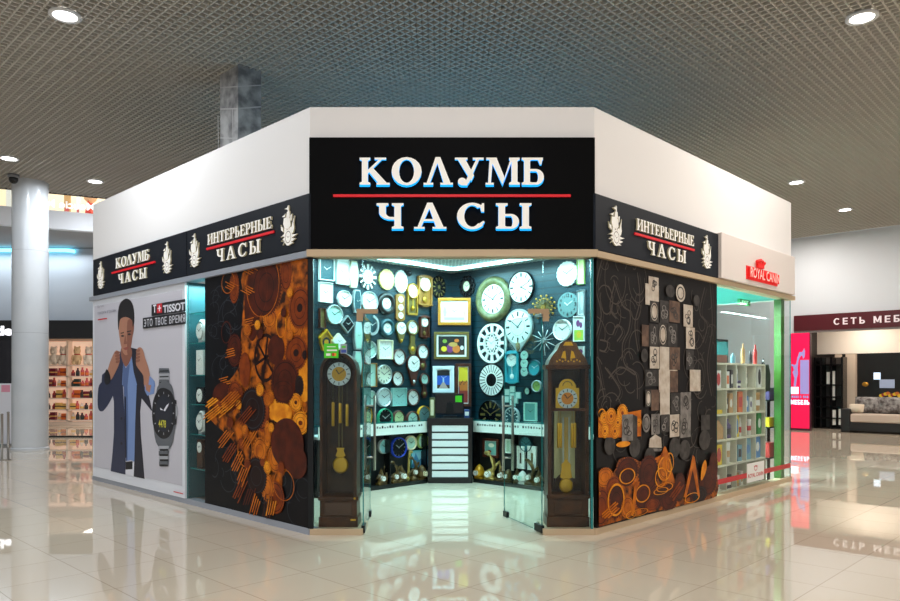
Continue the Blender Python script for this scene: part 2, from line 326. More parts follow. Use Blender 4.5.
def ship(mb, cx, cz, h, y0, y1, mat, side, facing=1):  # sailing-ship emblem with a clock for a hull
    k = h
    def T(p): return [(cx+facing*a*k*1.15, cz+b*k) for a, b in p]
    for p in ([(-.02, .5), (.02, .5), (.02, -.1), (-.02, -.1)], [(-.14, .45), (0, .4), (.02, .48), (0, .52), (-.04, .46)], [(-.05, .36), (.05, .37), (.06, .22), (-.07, .21)],
              [(-.24, .27), (-.13, .24), (-.1, .33), (-.15, .3)], [(-.17, .22), (-.02, .23), (.06, .2), (.09, .0), (.02, -.06), (-.14, -.04), (-.19, .08)], [(.08, .25), (.14, .28), (.12, .12), (.09, .12)],
              [(.16, .05), (.23, .22), (.2, .05), (.22, -.08), (.18, -.2), (.11, -.15)], [(-.29, .08), (-.27, .02), (-.2, .0), (-.19, -.12), (-.27, -.06)],
              [(-.15, -.04), (-.05, -.06), (-.1, -.2), (-.16, -.2)], [(.04, -.06), (.12, -.02), (.16, -.2), (.1, -.22)],
              [(-.3, -.24), (-.16, -.17), (-.12, -.24), (-.24, -.22)], [(-.28, -.34), (-.16, -.26), (-.12, -.34), (-.22, -.3)], [(-.22, -.44), (-.13, -.34), (-.06, -.4), (-.16, -.39)],
              [(.34, -.24), (.16, -.3), (.13, -.22), (.24, -.24)], [(.28, -.34), (.14, -.4), (.12, -.31), (.2, -.33)], [(.2, -.44), (.06, -.46), (.08, -.4), (.14, -.41)]):
        mb.prism(T(p), y0, y1, mat, side)
    mb.ell(cx, cz-.28*k, .17*k, .2*k, y0, y1, mat, 20, side)
    mb.fring(cx, cz-.27*k, .125*k, .15*k, .9, y0-.001, INK, n=18)
    mb.bar((cx, cz-.29*k), (cx-.06*k, cz-.23*k), .012*k, y0-.001, INK); mb.bar((cx, cz-.29*k), (cx+.05*k, cz-.25*k), .012*k, y0-.001, INK)

# ================================================================== STRUCTURE
FLOOR = floor_mat()
fl = MB().box(-30, 30, -12, 40, -.2, 0, FLOOR); struct('floor', fl)
# cell ceiling: slats both ways, clipped to the edge of the gallery and to the far wall
POLY = [(-16, 13.2), (7.7, 24.4), (18, 14.38), (18, -8), (-16, -8)]
def clip(p, d):
    t0, t1 = -100, 100; n = len(POLY)
    for i in range(n):
        a, b = POLY[i], POLY[(i+1) % n]; e = (b[0]-a[0], b[1]-a[1]); nx, ny = e[1], -e[0]   # inside is on the right (clockwise)
        num = (a[0]-p[0])*nx+(a[1]-p[1])*ny; den = d[0]*nx+d[1]*ny
        if abs(den) < 1e-9:
            if num > 0: return None
            continue
        t = num/den
        if den > 0: t0 = max(t0, t)
        else: t1 = min(t1, t)
    return (t0, t1) if t1 > t0+.05 else None
SLAT = M('ceiling_slat', (200, 194, 184), .6); PLEN = M('plenum_dark', (22, 18, 16), .9)
cl = MB()
rd, ld = (cos(A), sin(A)), (-sin(A), cos(A))
for d, q in ((rd, ld), (ld, rd)):
    for k in range(-300, 400):
        p = (q[0]*k*.1, q[1]*k*.1); c = clip(p, d)
        if not c: continue
        a, b = [(p[0]+d[0]*t, p[1]+d[1]*t) for t in c]; h = .0085
        vs = [(x+q[0]*sg*h, y+q[1]*sg*h, z) for z in (CZ, CZ+.05) for (x, y) in (a, b) for sg in (-1, 1)]
        cl.add(vs, [(0, 1, 3, 2), (0, 2, 6, 4), (1, 5, 7, 3)], SLAT)
cl.add([(x, y, CZ+.55) for x, y in POLY], [[0, 1, 2, 3, 4]], PLEN)
# dark rim where the ceiling ends at the gallery
cl.add([(-16, 13.2, CZ-.02), (7.7, 24.4, CZ-.02), (7.7, 24.4, CZ+.56), (-16, 13.2, CZ+.56)], [[0, 1, 2, 3]], M('ceiling_rim', (96, 92, 88), .6))
struct('ceiling', cl)

# ---- kiosk shell
SL, SR = 5.617, 5.285
struct('wall_left', MB().box(-SL, 0, 0, .12, 2.69, 4.14, WHITE).box(-SL, -SL+.1, .12, 7.0, .0, 4.14, WHITE), LW)
struct('wall_front', MB().box(-1.355, 1.398, 0, .12, 2.69, 4.14, WHITE), FW)
struct('wall_right', MB().box(0, SR, 0, .12, 2.69, 4.14, WHITE).box(SR-.1, SR, .12, 7.4, 2.69, 4.14, WHITE), RW)
struct('trim_1', MB().box(-SL-.02, .03, -.05, .1, 2.685, 2.745, ZINC).box(-SL, .0, -.012, .1, .0, .062, ZINC), LW)
struct('trim_2', MB().box(-1.375, 1.418, -.07, .1, 2.685, 2.752, TRIM), FW)
struct('trim_3', MB().box(-.03, SR+.03, -.05, .1, 2.685, 2.745, TRIM).box(0, SR, -.012, .1, 0, .062, TRIM), RW)
struct('trim_4', MB().box(-1.355, -.845, -.005, .42, 0, .058, TRIM).box(.9, 1.398, -.005, .42, 0, .058, TRIM), FW)
# the inner clock walls meet in a corner at the back
SLAT1 = slatwall('teal_slat_wall', (10, 46, 56), (4, 16, 20), .1)
struct('wall_back_left', MB().box(-3.95, .0, 0, .08, 0, 3.25, SLAT1), WL)
struct('wall_back_right', MB().box(0, 3.95, 0, .08, 0, 3.25, SLAT1), WR)
a0 = WL.pt(-3.95); a1 = WR.pt(3.95)
PERF = perforated()
struct('ceiling_inner', MB().add([(-1.34, FY+.12, 3.2), (1.38, FY+.12, 3.2), (a1.x, a1.y, 3.2), (CX, CY, 3.2), (a0.x, a0.y, 3.2)], [[0, 1, 2, 3, 4]], PERF))
# rear walls of the pet shop half
struct('wall_rear', MB().box(-1.8, SR, 7.4, 7.5, 0, 4.14, WHITE), RW)
# foil-wrapped duct column through the roof and the white round column
FOIL = M('foil_wrap', (205, 205, 205), .3, .45, noise=((130, 130, 132), 5))
b = bmesh.new()
cb = MB(); c0 = Vector((-2.86, 9.78, 0)); L_ = Vector((ld[0], ld[1], 0)); R3 = Vector((rd[0], rd[1], 0))
q = [c0, c0+L_*.484, c0+L_*.484+R3*.351, c0+R3*.351]
cb.add([tuple(p+Vector((0, 0, z))) for z in (0, 5.8) for p in q], [(0, 1, 5, 4), (1, 2, 6, 5), (2, 3, 7, 6), (3, 0, 4, 7)], FOIL)
for z, wd in ((5.15, .02), (4.75, .016), (5.45, .016)):
    for p, dd, wl in ((c0, L_, .484), (c0, R3, .351)):
        n_ = Vector((-.7, -.72, 0)) if dd is L_ else Vector((.7, -.7, 0))
        cb.add([tuple(p+n_*.004+dd*t*wl+Vector((0, 0, z+dz))) for t, dz in ((0, 0), (1, .12), (1, .12+wd), (0, wd))], [(0, 1, 2, 3)], M('foil_tape', (215, 215, 215), .3, .6))
for t in (.1, .5): cb.add([tuple(c0+Vector((-.7, -.72, 0))*.004+L_*(t+dx)+Vector((0, 0, z))) for dx, z in ((0, 4.2), (.02, 4.2), (.05, 5.2), (.03, 5.2))], [(0, 1, 2, 3)], MATS['foil_tape'])
struct('column_duct', cb); b.free()
PILL = M('pillar_gloss', (206, 210, 214), .18, noise=((200, 205, 210), 2))
pc = MB().latheZ(-9.03, 15.6, [(.35, 0), (.35, 5.8)], PILL, 40).latheZ(-9.03, 15.6, [(.37, 0), (.37, .05)], PILL, 40).latheZ(-9.03, 15.6, [(.37, .05), (.35, .06)], PILL, 40)
for z_ in (2.5, 4.25): pc.latheZ(-9.03, 15.6, [(.351, z_), (.351, z_+.006)], M('pillar_joint', (150, 154, 160), .4), 40)
struct('column_round', pc)

# ---- gallery and shops to the left
WALLB = M('hall_wall_blue', (196, 204, 214), .6); WALLG = M('hall_wall_grey', (204, 208, 214), .6)
struct('trim_5', MB().box(-12, 14, 0, .2, 5.0, 5.42, M('gallery_white', (246, 248, 254), .4)), GF)
struct('ceiling_gallery', MB().add([(*GF.pt(-12)[:2], 5.02), (*GF.pt(14)[:2], 5.02), (8, 26, 5.02), (-26, 26, 5.02)], [[0, 1, 2, 3]], M('soffit_grey', (176, 176, 178), .7)))
struct('wall_far', MB().box(-26, -11.3, 19.3, 19.5, 2.6, 5.0, WALLB).box(-11.3, -3, 19.3, 19.5, 2.6, 5.0, WALLB))
struct('floor_gallery', MB().box(-26, 4, 19.6, 26, 5.1, 5.3, WHITE))
UPW = M('shop_wall_self_lit', (236, 214, 180), .6, emit=.55)  # emission stands in for lamplight on the upper shop's wall
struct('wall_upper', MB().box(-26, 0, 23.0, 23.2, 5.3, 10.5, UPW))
struct('wall_west', MB().box(-20.2, -20, 5, 24, 0, 10, WALLB))
# shop interior
SHW = M('shop_wall', (206, 190, 176), .6)
struct('wall_shop', MB().box(-20, -3, 24.9, 25.0, 0, 3.2, SHW).box(-3.1, -3, 19.5, 24.9, 0, 3.2, SHW))
struct('ceiling_shop', MB().box(-20, -3, 19.5, 25, 3.2, 3.25, WHITE))
struct('trim_6', MB().box(-20, -3, 19.02, 19.12, .0, .035, DARKM))
area('shop_lamp', (-9.2, 22.2, 3.15), (0, 0, 0), 4, 150, (1, .9, .82), 2)
# ---- furniture store wall to the right
struct('wall_far_right', MB().box(-6, 0, 0, .2, 0, 5.75, WALLG).box(0, 12, 0, .2, 3.42, 5.75, WALLG).box(9, 12, 0, .2, 0, 3.42, WALLG), FS)
FSW = M('store_wall', (30, 24, 22), .5); FSB = M('store_bulkhead', (236, 226, 214), .6)
struct('wall_store', MB().box(.0, 9, 4.0, 4.1, 0, 3.6, FSW).box(-.1, 0, .2, 4.1, 0, 3.6, FSW).box(9, 9.1, .2, 4.1, 0, 3.6, FSW).box(.0, 9, 2.0, 2.1, 2.32, 3.6, FSB), FS)
struct('ceiling_store', MB().box(0, 9, .2, 4.1, 3.5, 3.6, FSB), FS)
for x in (1.5, 4, 6.5):
    p = FS.pt(x, 1.0, 3.4); area('store_lamp', p, (0, 0, 0), .5, 42, (1, .88, .76))
    p = FS.pt(x, 3.0, 3.3); area('store_lamp_rear', p, (0, 0, 0), .5, 25, (1, .88, .76))

# ================================================================== SIGNS
def board(name, fr, x0, x1, z0, z1, yf, mat, label, cat='sign'):
    t = thing(name, label, cat); onframe(t, fr, 0, 0, 0)
    MB().box(x0, x1, yf, -.002, z0, z1, mat).build('backing_board', t, .006)
    return t
def lz(fr, yo, *uv): return [fr.hit(u, v, yo) for u, v in uv]
# main sign over the entrance
t = board('shop_sign', FW, -1.352, 1.392, 2.756, 3.83, -.06, BLACK, 'large black sign over the entrance with white backlit letters КОЛУМБ ЧАСЫ')
k = 7.0/725*1.0
def fx(u): return (u-450)/F*6.93
def fz(v): return EYE+(HZ-v)/F*6.93
m = MB(); serif(m, 'КОЛУМБ', fx(360), fx(543.5), fz(185.5), fz(158.5), -.115, -.085, LETTER, HALO, gap=.065); m.build('lettering', t)
m = MB(); serif(m, 'ЧАСЫ', fx(377), fx(531), fz(229.5), fz(204), -.12, -.075, LETTER, HALO, gap=.32); m.build('lettering', t)
m = MB().box(fx(333), fx(571), -.075, -.06, fz(196.5), fz(194), RED); m.build('underline', t)['label'] = 'red line between the two words'
# back halo of the letters: slim LED plates behind each word's strokes
for wd, a in (('КОЛУМБ', (360, 543.5, 185.9, 158.1, .065)), ('ЧАСЫ', (377, 531, 229.9, 203.6, .32))):
    m = MB(); serif(m, wd, fx(a[0])-.006, fx(a[1])+.006, fz(a[2])-.004, fz(a[3])+.004, -.072, -.066, HALO, HALO, gap=a[4]); m.build('halo_light', t)
def side_sign(fr, u0, u1, label, words, line, ships, name='shop_sign', flip=False):
    x0, x1 = fr.hit(u0, 300, -.05)[0], fr.hit(u1, 300, -.05)[0]
    t = board(name, fr, x0, x1, 2.752, 3.29, -.05, NAVY, label)
    for wd, ua, ub, z0, z1, gap in words:
        m = MB(); serif(m, wd, fr.hit(ua, 300, -.05)[0], fr.hit(ub, 300, -.05)[0], z0, z1, -.07, -.05, LETTER, CREAMSIDE, gap=gap); m.build('lettering', t)
    m = MB().box(fr.hit(line[0], 300, -.05)[0], fr.hit(line[1], 300, -.05)[0], -.065, -.05, line[2]-.012, line[2]+.012, RED); m.build('underline', t)['label'] = 'red line between the two words'
    for us in ships:
        m = MB(); ship(m, fr.hit(us, 300, -.05)[0], 3.02, .4, -.066, -.05, LETTER, CREAMSIDE); m.build('ship_emblem', t)
    return t
side_sign(LW, 93, 186.3, 'black КОЛУМБ ЧАСЫ sign board with two white ships above the watch poster', [('КОЛУМБ', 117, 150, 3.06, 3.2, .04), ('ЧАСЫ', 119.5, 147.5, 2.835, 2.97, .3)], (112.5, 155.5, 3.015), (101.5, 168))
side_sign(LW, 187, 309, 'black ИНТЕРЬЕРНЫЕ ЧАСЫ sign board above the orange gear panel', [('ИНТЕРЬЕРНЫЕ', 209, 273, 3.045, 3.165, .08), ('ЧАСЫ', 218, 261.5, 2.825, 2.965, .3)], (207.5, 274.5, 3.005), (195.5, 289.5))
side_sign(RW, 595.5, 718.5, 'black ИНТЕРЬЕРНЫЕ ЧАСЫ sign board above the dark panel of cubes and gears', [('ИНТЕРЬЕРНЫЕ', 635.5, 692.5, 3.045, 3.165, .08), ('ЧАСЫ', 646.5, 684.5, 2.825, 2.965, .3)], (634, 693.5, 3.005), (615, 706))
# white box sign of the pet shop
x0, x1 = RW.hit(721.5, 300, -.09)[0], RW.hit(795, 300, -.09)[0]
SIGNW = M('sign_box_white', (232, 222, 216), .45)
t = board('pet_shop_sign', RW, x0, x1, 2.75, 3.31, -.09, SIGNW, 'plain white box sign with small red glowing letters and crown')
GLOW = M('red_letter_lit', (205, 26, 24), .4, emit=.45); 
xa, xb = RW.hit(750, 300, -.13)[0], RW.hit(779, 300, -.13)[0]
m = MB(); sans(m, 'ROYAL CANIN', xa, xb, 2.835, 2.965, -.14, -.1, M('red_letter_face', (255, 190, 180), .4, emit=.35), .01, GLOW); m.box(xa-.03, xb+.03, -.1, -.09, 2.81, 2.985, GLOW); m.build('lettering', t)
xc = (xa*.62+xb*.38); m = MB()
for k2 in range(-2, 3): m.ball((xc+k2*.055, -.12, 3.09-abs(k2)*.012), .026, GLOW); m.sbar((xc+k2*.055, 3.08), (xc+k2*.04, 3.02), .03, -.13, -.1, GLOW)
m.box(xc-.1, xc+.1, -.13, -.1, 2.99, 3.025, GLOW); m.build('crown_emblem', t)

# ================================================================== WATCH POSTER ON THE LEFT WALL
FRW = M('poster_frame_white', (225, 228, 235), .4); PBG = M('poster_grey', (198, 196, 204), .5, spec=.3)
xa, xb = LW.hit(94.3, 380)[0], LW.hit(186.6, 380)[0]
t = thing('watch_poster', 'large grey advertising poster with man in dark jacket and big watch', 'poster'); onframe(t, LW)
MB().box(xa, xb, -.02, .1, .062, 2.685, FRW).build('frame', t)
m = MB(); m.box(xa+.07, xb-.07, -.024, -.02, .21, 2.6, PBG)
lay = [-.0245]
def PP(pts, mat, ox, oy, sc, mm=None, fr=LW):
    lay[0] -= .00014
    (mm or m).flat([fr.hit(ox+x/sc, oy+y/sc, lay[0]) for x, y in pts], lay[0], mat)
Z1, Z2 = (90, 285, 6.01), (90, 385, 5.226)
JK = M('print_jacket', (44, 50, 76), .5); JK2 = M('print_jacket_dark', (30, 30, 44), .5); SKIN = M('print_skin', (176, 124, 100), .5); SK2 = M('print_skin_brown', (140, 90, 72), .5); HAIR = M('print_hair', (24, 20, 22), .5)
SHIRT = M('print_shirt', (120, 146, 196), .5); SHIRT2 = M('print_shirt_deep', (84, 106, 152), .5); WT = M('print_white', (224, 224, 232), .5); STL = M('print_steel', (96, 100, 106), .5); STL2 = M('print_steel_light', (170, 172, 178), .5); PBK = M('print_black', (18, 18, 24), .5)
def smooth(pts, n=3):                                   # closed Catmull-Rom outline
    o = []
    for i in range(len(pts)):
        p0, p1, p2, p3 = (Vector(pts[(i+d) % len(pts)]) for d in (-1, 0, 1, 2))
        for j in range(n):
            s = j/n; o.append(tuple(.5*((2*p1)+(p2-p0)*s+(2*p0-5*p1+4*p2-p3)*s*s+(3*p1-p0-3*p2+p3)*s**3)))
    return o
PP([(185, 440), (232, 400), (232, 478), (185, 468)], WT, *Z2)                                   # trousers
PP([(176, 0), (250, 0), (240, 200), (232, 400), (212, 392), (188, 398), (180, 200)], SHIRT, *Z2)
PP([(176, 0), (196, 0), (200, 200), (196, 392), (188, 398), (180, 200)], SHIRT2, *Z2)
PP([(186, 402), (222, 398), (222, 440), (186, 442)], PBK, *Z2)                                  # belt
PP([(185, 400), (215, 500), (255, 420), (285, 520), (290, 610), (185, 610), (180, 520)], SHIRT, *Z1)
PP([(200, 450), (215, 500), (240, 470), (225, 610), (195, 610)], SHIRT2, *Z1)
PP([(110, 0), (125, 90), (125, 250), (118, 350), (108, 450), (185, 468), (186, 380), (186, 250), (178, 120), (172, 0)], JK, *Z2)
PP([(244, 0), (295, 0), (325, 132), (322, 136), (270, 70), (262, 140), (266, 260), (276, 380), (285, 490), (228, 478), (232, 390), (236, 200)], JK2, *Z2)
PP(smooth([(48, 0), (40, 60), (42, 120), (58, 138), (80, 124), (118, 60), (124, 0), (80, -20)]), JK, *Z2)
PP([(68, 610), (72, 540), (95, 520), (150, 520), (170, 440), (185, 392), (200, 460), (192, 610)], JK, *Z1)
PP([(244, 375), (292, 388), (276, 470), (340, 560), (356, 610), (285, 610), (262, 520), (252, 440)], JK2, *Z1)
PP(smooth([(186, 385), (205, 360), (246, 375), (250, 430), (217, 492), (190, 440)]), SK2, *Z1)   # neck
PP(smooth([(172, 255), (176, 205), (215, 190), (258, 205), (264, 262), (256, 310), (246, 372), (226, 418), (205, 416), (190, 380), (178, 322)]), SKIN, *Z1)
PP(smooth([(225, 215), (258, 215), (263, 262), (255, 310), (246, 372), (226, 418), (222, 340)]), SK2, *Z1)
PP(smooth([(170, 270), (167, 180), (180, 112), (215, 82), (247, 98), (263, 145), (266, 220), (256, 250), (252, 212), (215, 192), (182, 206), (176, 240)]), HAIR, *Z1)
for a, b_, c_, d_ in ((184, 282, 204, 292), (222, 272, 248, 282)): PP([(a, b_+6), (c_, b_), (c_, b_+7), (a, d_+2)], HAIR, *Z1)          # brows
for cx_, cy_ in ((196, 306), (236, 296)): PP(smooth([(cx_-11, cy_), (cx_, cy_-6), (cx_+11, cy_), (cx_, cy_+6)]), PBK, *Z1)      # eyes
PP(smooth([(212, 300), (218, 335), (224, 352), (206, 356), (203, 348)]), SK2, *Z1)                                        # nose
PP(smooth([(200, 380), (214, 375), (232, 372), (222, 388), (210, 390)]), M('print_lip', (150, 78, 70), .5), *Z1)
PP(smooth([(102, 540), (118, 470), (148, 402), (168, 396), (178, 430), (176, 470), (150, 530), (122, 572)]), SKIN, *Z1)         # arms and fists
for i in range(4): PP(smooth([(150+i*2, 402+i*18), (176, 398+i*18), (178, 410+i*18), (152+i*2, 416+i*18)]), SK2, *Z1)
PP(smooth([(88, 540), (100, 505), (120, 540), (122, 580), (100, 600), (86, 580)]), PBK, *Z1)
PP(smooth([(276, 470), (282, 390), (300, 374), (318, 390), (332, 440), (352, 500), (362, 560), (358, 610), (326, 610), (320, 545), (292, 505)]), SKIN, *Z1)
for i in range(4): PP(smooth([(278, 392+i*20), (298, 386+i*20), (300, 398+i*20), (278, 406+i*20)]), SK2, *Z1)
PP([(358, 545), (388, 578), (392, 610), (350, 610)], SHIRT, *Z1); PP([(286, 0), (338, 0), (335, 45), (300, 56), (286, 30)], SHIRT, *Z2); PP([(290, 0), (320, 0), (312, 40), (292, 26)], SKIN, *Z2)
for yy in (175, 305): PP(smooth([(164, yy-8), (170, yy), (164, yy+8), (159, yy)]), PBK, *Z2)
PP([(180, 60), (186, 60), (190, 380), (184, 380)], JK2, *Z2)
# the big watch
for i in range(3): PP([(415, 500+i*34), (474, 500+i*34), (478, 530+i*34), (412, 532+i*34)], (STL, STL2, STL)[i], *Z1); PP([(418, 514+i*34), (472, 512+i*34), (472, 520+i*34), (418, 522+i*34)], PBK, *Z1)
PP(smooth([(345, 60), (352, 10), (385, -20), (425, 0), (440, 60), (455, 150), (440, 250), (425, 320), (385, 345), (345, 300), (330, 200), (330, 120)]), STL, *Z2)
PP(smooth([(385+(x_-385)*1.12, 150+(y_-150)*1.04) for x_, y_ in ((340, 70), (360, 30), (385, 20), (420, 40), (436, 90), (440, 150), (432, 210), (410, 265), (375, 275), (345, 240), (332, 180), (332, 120))]), PBK, *Z2)
for i in range(12):
    a = i*pi/6; PP([(385+54*cos(a+d_)*q, 148+112*sin(a+d_)*q) for q, d_ in ((.9, -.03), (1, -.03), (1, .03), (.9, .03))], STL2, *Z2)
PP(smooth([(350, 90), (385, 50), (424, 80), (430, 150), (420, 215), (385, 245), (350, 215), (342, 150)]), M('print_dial', (30, 34, 46), .5), *Z2)
PP([(384, 132), (400, 105), (413, 95), (408, 110), (392, 138)], WT, *Z2); PP([(384, 132), (366, 118), (368, 130)], WT, *Z2)
PP([(448, 110), (458, 112), (458, 160), (448, 165)], STL2, *Z2); PP([(440, 75), (452, 80), (452, 100), (440, 98)], PBK, *Z2); PP([(440, 180), (452, 175), (450, 205), (438, 210)], PBK, *Z2)
for i in range(4): PP([(358+i, 318+i*27), (412-i, 318+i*27), (410-i, 342+i*27), (358+i, 342+i*27)], (STL2, STL, STL2, STL)[i], *Z2); PP([(364, 334+i*27), (408, 334+i*27), (408, 344+i*27), (364, 344+i*27)], PBK, *Z2)
def ptext(body, u0, u1, v0, v1, mat, fr=LW, bold=.02):
    lay[0] -= .00016; (xa_, za), (xb_, zb) = fr.hit(u0, v1, lay[0]), fr.hit(u1, v1, lay[0]); zt = fr.hit(u0, v0, lay[0])[1]
    zb2 = fr.hit((u0+u1)/2, v1, lay[0])[1]; zt2 = fr.hit((u0+u1)/2, v0, lay[0])[1]
    # level lettering at the height found at its middle
    if bold is None: grotesque(m, body, xa_, xb_, zb2, zt2, lay[0], lay[0]+.0001, mat, .12)
    else: sans(m, body, xa_, xb_, zb2, zt2, lay[0], lay[0], mat, bold)
def prect(u0, u1, v0, v1, mat, fr=LW):
    lay[0] -= .00016; xa_, xb_ = fr.hit(u0, 300, lay[0])[0], fr.hit(u1, 300, lay[0])[0]; c = (u0+u1)/2
    m.flat([(xa_, fr.hit(c, v1, lay[0])[1]), (xb_, fr.hit(c, v1, lay[0])[1]), (xb_, fr.hit(c, v0, lay[0])[1]), (xa_, fr.hit(c, v0, lay[0])[1])], lay[0], mat)
ptext('4478', 158.5, 166, 420, 427.5, M('print_lcd', (200, 196, 60), .5))
prect(151.5, 185.6, 301.8, 313.6, PBK); prect(156.8, 162, 303.6, 313, M('print_red', (205, 25, 40), .5)); prect(158.9, 159.9, 305.4, 311.2, WT); prect(157.7, 161.1, 307.7, 308.9, WT)
ptext('T', 153, 156.2, 304.6, 312.6, WT, bold=.03); ptext('TISSOT', 163, 185, 303.6, 311.6, WT, bold=.03)
prect(142.8, 185.8, 315, 326.2, PBK); ptext('ЭТО ТВОЕ ВРЕМЯ', 143.8, 185, 316.8, 324.4, WT, bold=None)
GT = M('print_grey_text', (140, 138, 150), .5)
ptext('Время', 97.6, 103.6, 305, 308, GT, bold=0); ptext('покорять вершины', 97.6, 116, 310.5, 314, GT, bold=0); prect(97.8, 107, 318.5, 319.6, MATS['print_red'])
prect(173.5, 183, 492.2, 493.2, MATS['print_red'])
m.build('print', t)

# ================================================================== GEAR PANEL (left) AND CUBE PANEL (right)
def gear_pts(cx, cz, rx, rz, n, d):
    o = []
    for i in range(n):
        for q, r in ((0, 1-d), (.25, 1), (.5, 1), (.75, 1-d)):
            a = 2*pi*(i+q)/n; o.append((cx+rx*r*cos(a), cz+rz*r*sin(a)))
    return o
K1 = M('print_dark', (15, 15, 18), .4, spec=.15); K2 = M('print_soot', (34, 18, 16), .4, spec=.15); R1 = M('print_maroon', (86, 34, 18), .4, spec=.15, noise=((62, 26, 16), 7)); R2 = M('print_rust', (140, 62, 18), .4, spec=.15, noise=((104, 42, 16), 7)); O1 = M('print_orange', (204, 112, 24), .4, spec=.15, noise=((160, 78, 18), 8)); O2 = M('print_amber', (238, 156, 36), .4, spec=.15, noise=((205, 116, 22), 9)); G1 = M('print_smoke', (48, 50, 56), .4, spec=.15)
FIRE = M('print_fire', (40, 20, 14), .4, spec=.15, noise=((200, 104, 22), 8))
xa, xb = LW.hit(205.3, 380)[0], -.03
t = thing('gear_mural', 'tall black panel printed with rust and orange gears beside the entrance', 'mural'); onframe(t, LW)
m = MB().box(xa, xb, -.004, .03, .062, 2.685, K1); m.clip = (xa, xb, .063, 2.684); lay[0] = -.0042
ZA, ZB = (185, 250, 4.008), (185, 390, 4.008)
def gear(cx, cy, rx, ry, mat, Z, teeth=36, d=.085, hub=None, ring=None, fr=LW):
    lay[0] -= .00012; y = lay[0]; u, v = Z[0]+cx/Z[2], Z[1]+cy/Z[2]
    x, z = fr.hit(u, v, y); rX = (fr.hit(u+rx/Z[2], v, y)[0]-fr.hit(u-rx/Z[2], v, y)[0])/2; rZ = (fr.hit(u, v-ry/Z[2], y)[1]-fr.hit(u, v+ry/Z[2], y)[1])/2
    if ring: m.fring(x, z, rX, rZ, ring, y, mat)
    else: m.flat(gear_pts(x, z, rX, rZ, teeth, d) if teeth else [(x+rX*cos(i*pi/16), z+rZ*sin(i*pi/16)) for i in range(32)], y, mat)
    if not ring and teeth:
        for q, kk in ((.84, .95), (.5, .94)): lay[0] -= .00008; m.fring(x, z, rX*q, rZ*q, kk, lay[0], K2 if mat not in (K2, K1) else G1)
    if hub:
        lay[0] -= .00012; m.fell(x, z, rX*.24, rZ*.2, lay[0], hub)
    return x, z, rX, rZ
def spokes(g, mat, n=5, wd=.05):
    lay[0] -= .00012
    for i in range(n):
        a = 2*pi*i/n+.3; m.bar((g[0], g[1]), (g[0]+g[2]*.95*cos(a), g[1]+g[3]*.95*sin(a)), wd, lay[0], mat)
def bars(cx, cy, Z, mat, n=4, ln=60, ang=60, gap=9, wd=4, fr=LW):
    for i in range(n):
        ln_ = ln; ln = ln*random.uniform(.7, 1.25); lay[0] -= .0001; a = radians(ang); px, py = cx+(i-n/2)*gap*sin(a), cy+(i-n/2)*gap*cos(a)
        p = [(px-cos(a)*ln/2-wd/2*sin(a), py+sin(a)*ln/2-wd/2*cos(a)), (px+cos(a)*ln/2-wd/2*sin(a), py-sin(a)*ln/2-wd/2*cos(a)), (px+cos(a)*ln/2+wd/2*sin(a), py-sin(a)*ln/2+wd/2*cos(a)), (px-cos(a)*ln/2+wd/2*sin(a), py+sin(a)*ln/2+wd/2*cos(a))]
        ln = ln_; sh = random.uniform(-8, 8); m.flat([fr.hit(Z[0]+(x+sh*cos(a))/Z[2], Z[1]+(y-sh*sin(a))/Z[2], lay[0]) for x, y in p], lay[0], mat)
def curls(fr, U0, U1, V0, V1, n, mat, wd=.008):
    for _ in range(n):
        lay[0] -= .00008; u, v = random.uniform(U0, U1), random.uniform(V0, V1); x, z = fr.hit(u, v, lay[0]); r = random.uniform(.05, .22); a = random.uniform(0, 6); m.fring(x, z, r, r*random.uniform(.6, 1.3), 1-wd/r*1.4, lay[0], mat, a, a+random.uniform(2, 5.5), 18)
curls(LW, 210, 240, 285, 380, 22, G1); curls(LW, 212, 305, 450, 512, 26, G1)
PP(smooth([(230, 92), (330, 60), (500, 40), (510, 300), (508, 610), (350, 610), (200, 610), (150, 560), (215, 470), (225, 330), (235, 200)]), FIRE, *ZA)
PP(smooth([(200, -20), (500, -20), (495, 130), (440, 200), (480, 290), (400, 330), (380, 420), (310, 360), (240, 290), (190, 200), (95, 110), (110, 40)]), FIRE, *ZB)
gear(405, 95, 24, 75, R2, ZA, 30); gear(340, 275, 28, 40, O1, ZA, 24); gear(440, 300, 40, 70, O1, ZA, 30); gear(480, 520, 26, 90, O2, ZA, 0)
gear(270, 215, 32, 150, R1, ZA, 0); gear(325, 150, 62, 120, R1, ZA, 56, .06); gear(197, 150, 20, 66, R2, ZA, 30)
gear(310, 140, 66, 130, O1, ZA, ring=.97)
g = gear(460, 232, 46, 88, R2, ZA, 44, .07, K2); gear(445, 412, 46, 74, R2, ZA, 40, .07, K2)
gear(198, 402, 30, 68, R1, ZA, 30); g = gear(322, 432, 46, 98, K2, ZA, ring=.86); spokes(g, K2, 6, .03); gear(365, 400, 34, 60, R1, ZA, 0)
gear(400, 525, 58, 92, R1, ZA, 44, .085); gear(458, 545, 18, 44, K2, ZA, 20); gear(385, 300, 20, 52, O2, ZA, ring=.9); gear(165, 330, 20, 45, R1, ZA, ring=.9); gear(172, 130, 26, 45, O1, ZA, ring=.92)
for cx_, cy_ in ((182, 148), (250, 165), (252, 296), (186, 415), (160, 530), (258, 85)): bars(cx_, cy_, ZA, O1, 4, 38, -28 if cy_ < 250 else 16, 9, 3.5)
gear(240, 480, 22, 70, R2, ZA, 0); gear(290, 150, 40, 120, R2, ZA, ring=.985)
gear(150, 30, 40, 60, R1, ZB, 0); gear(200, 20, 30, 60, R2, ZB, 24)
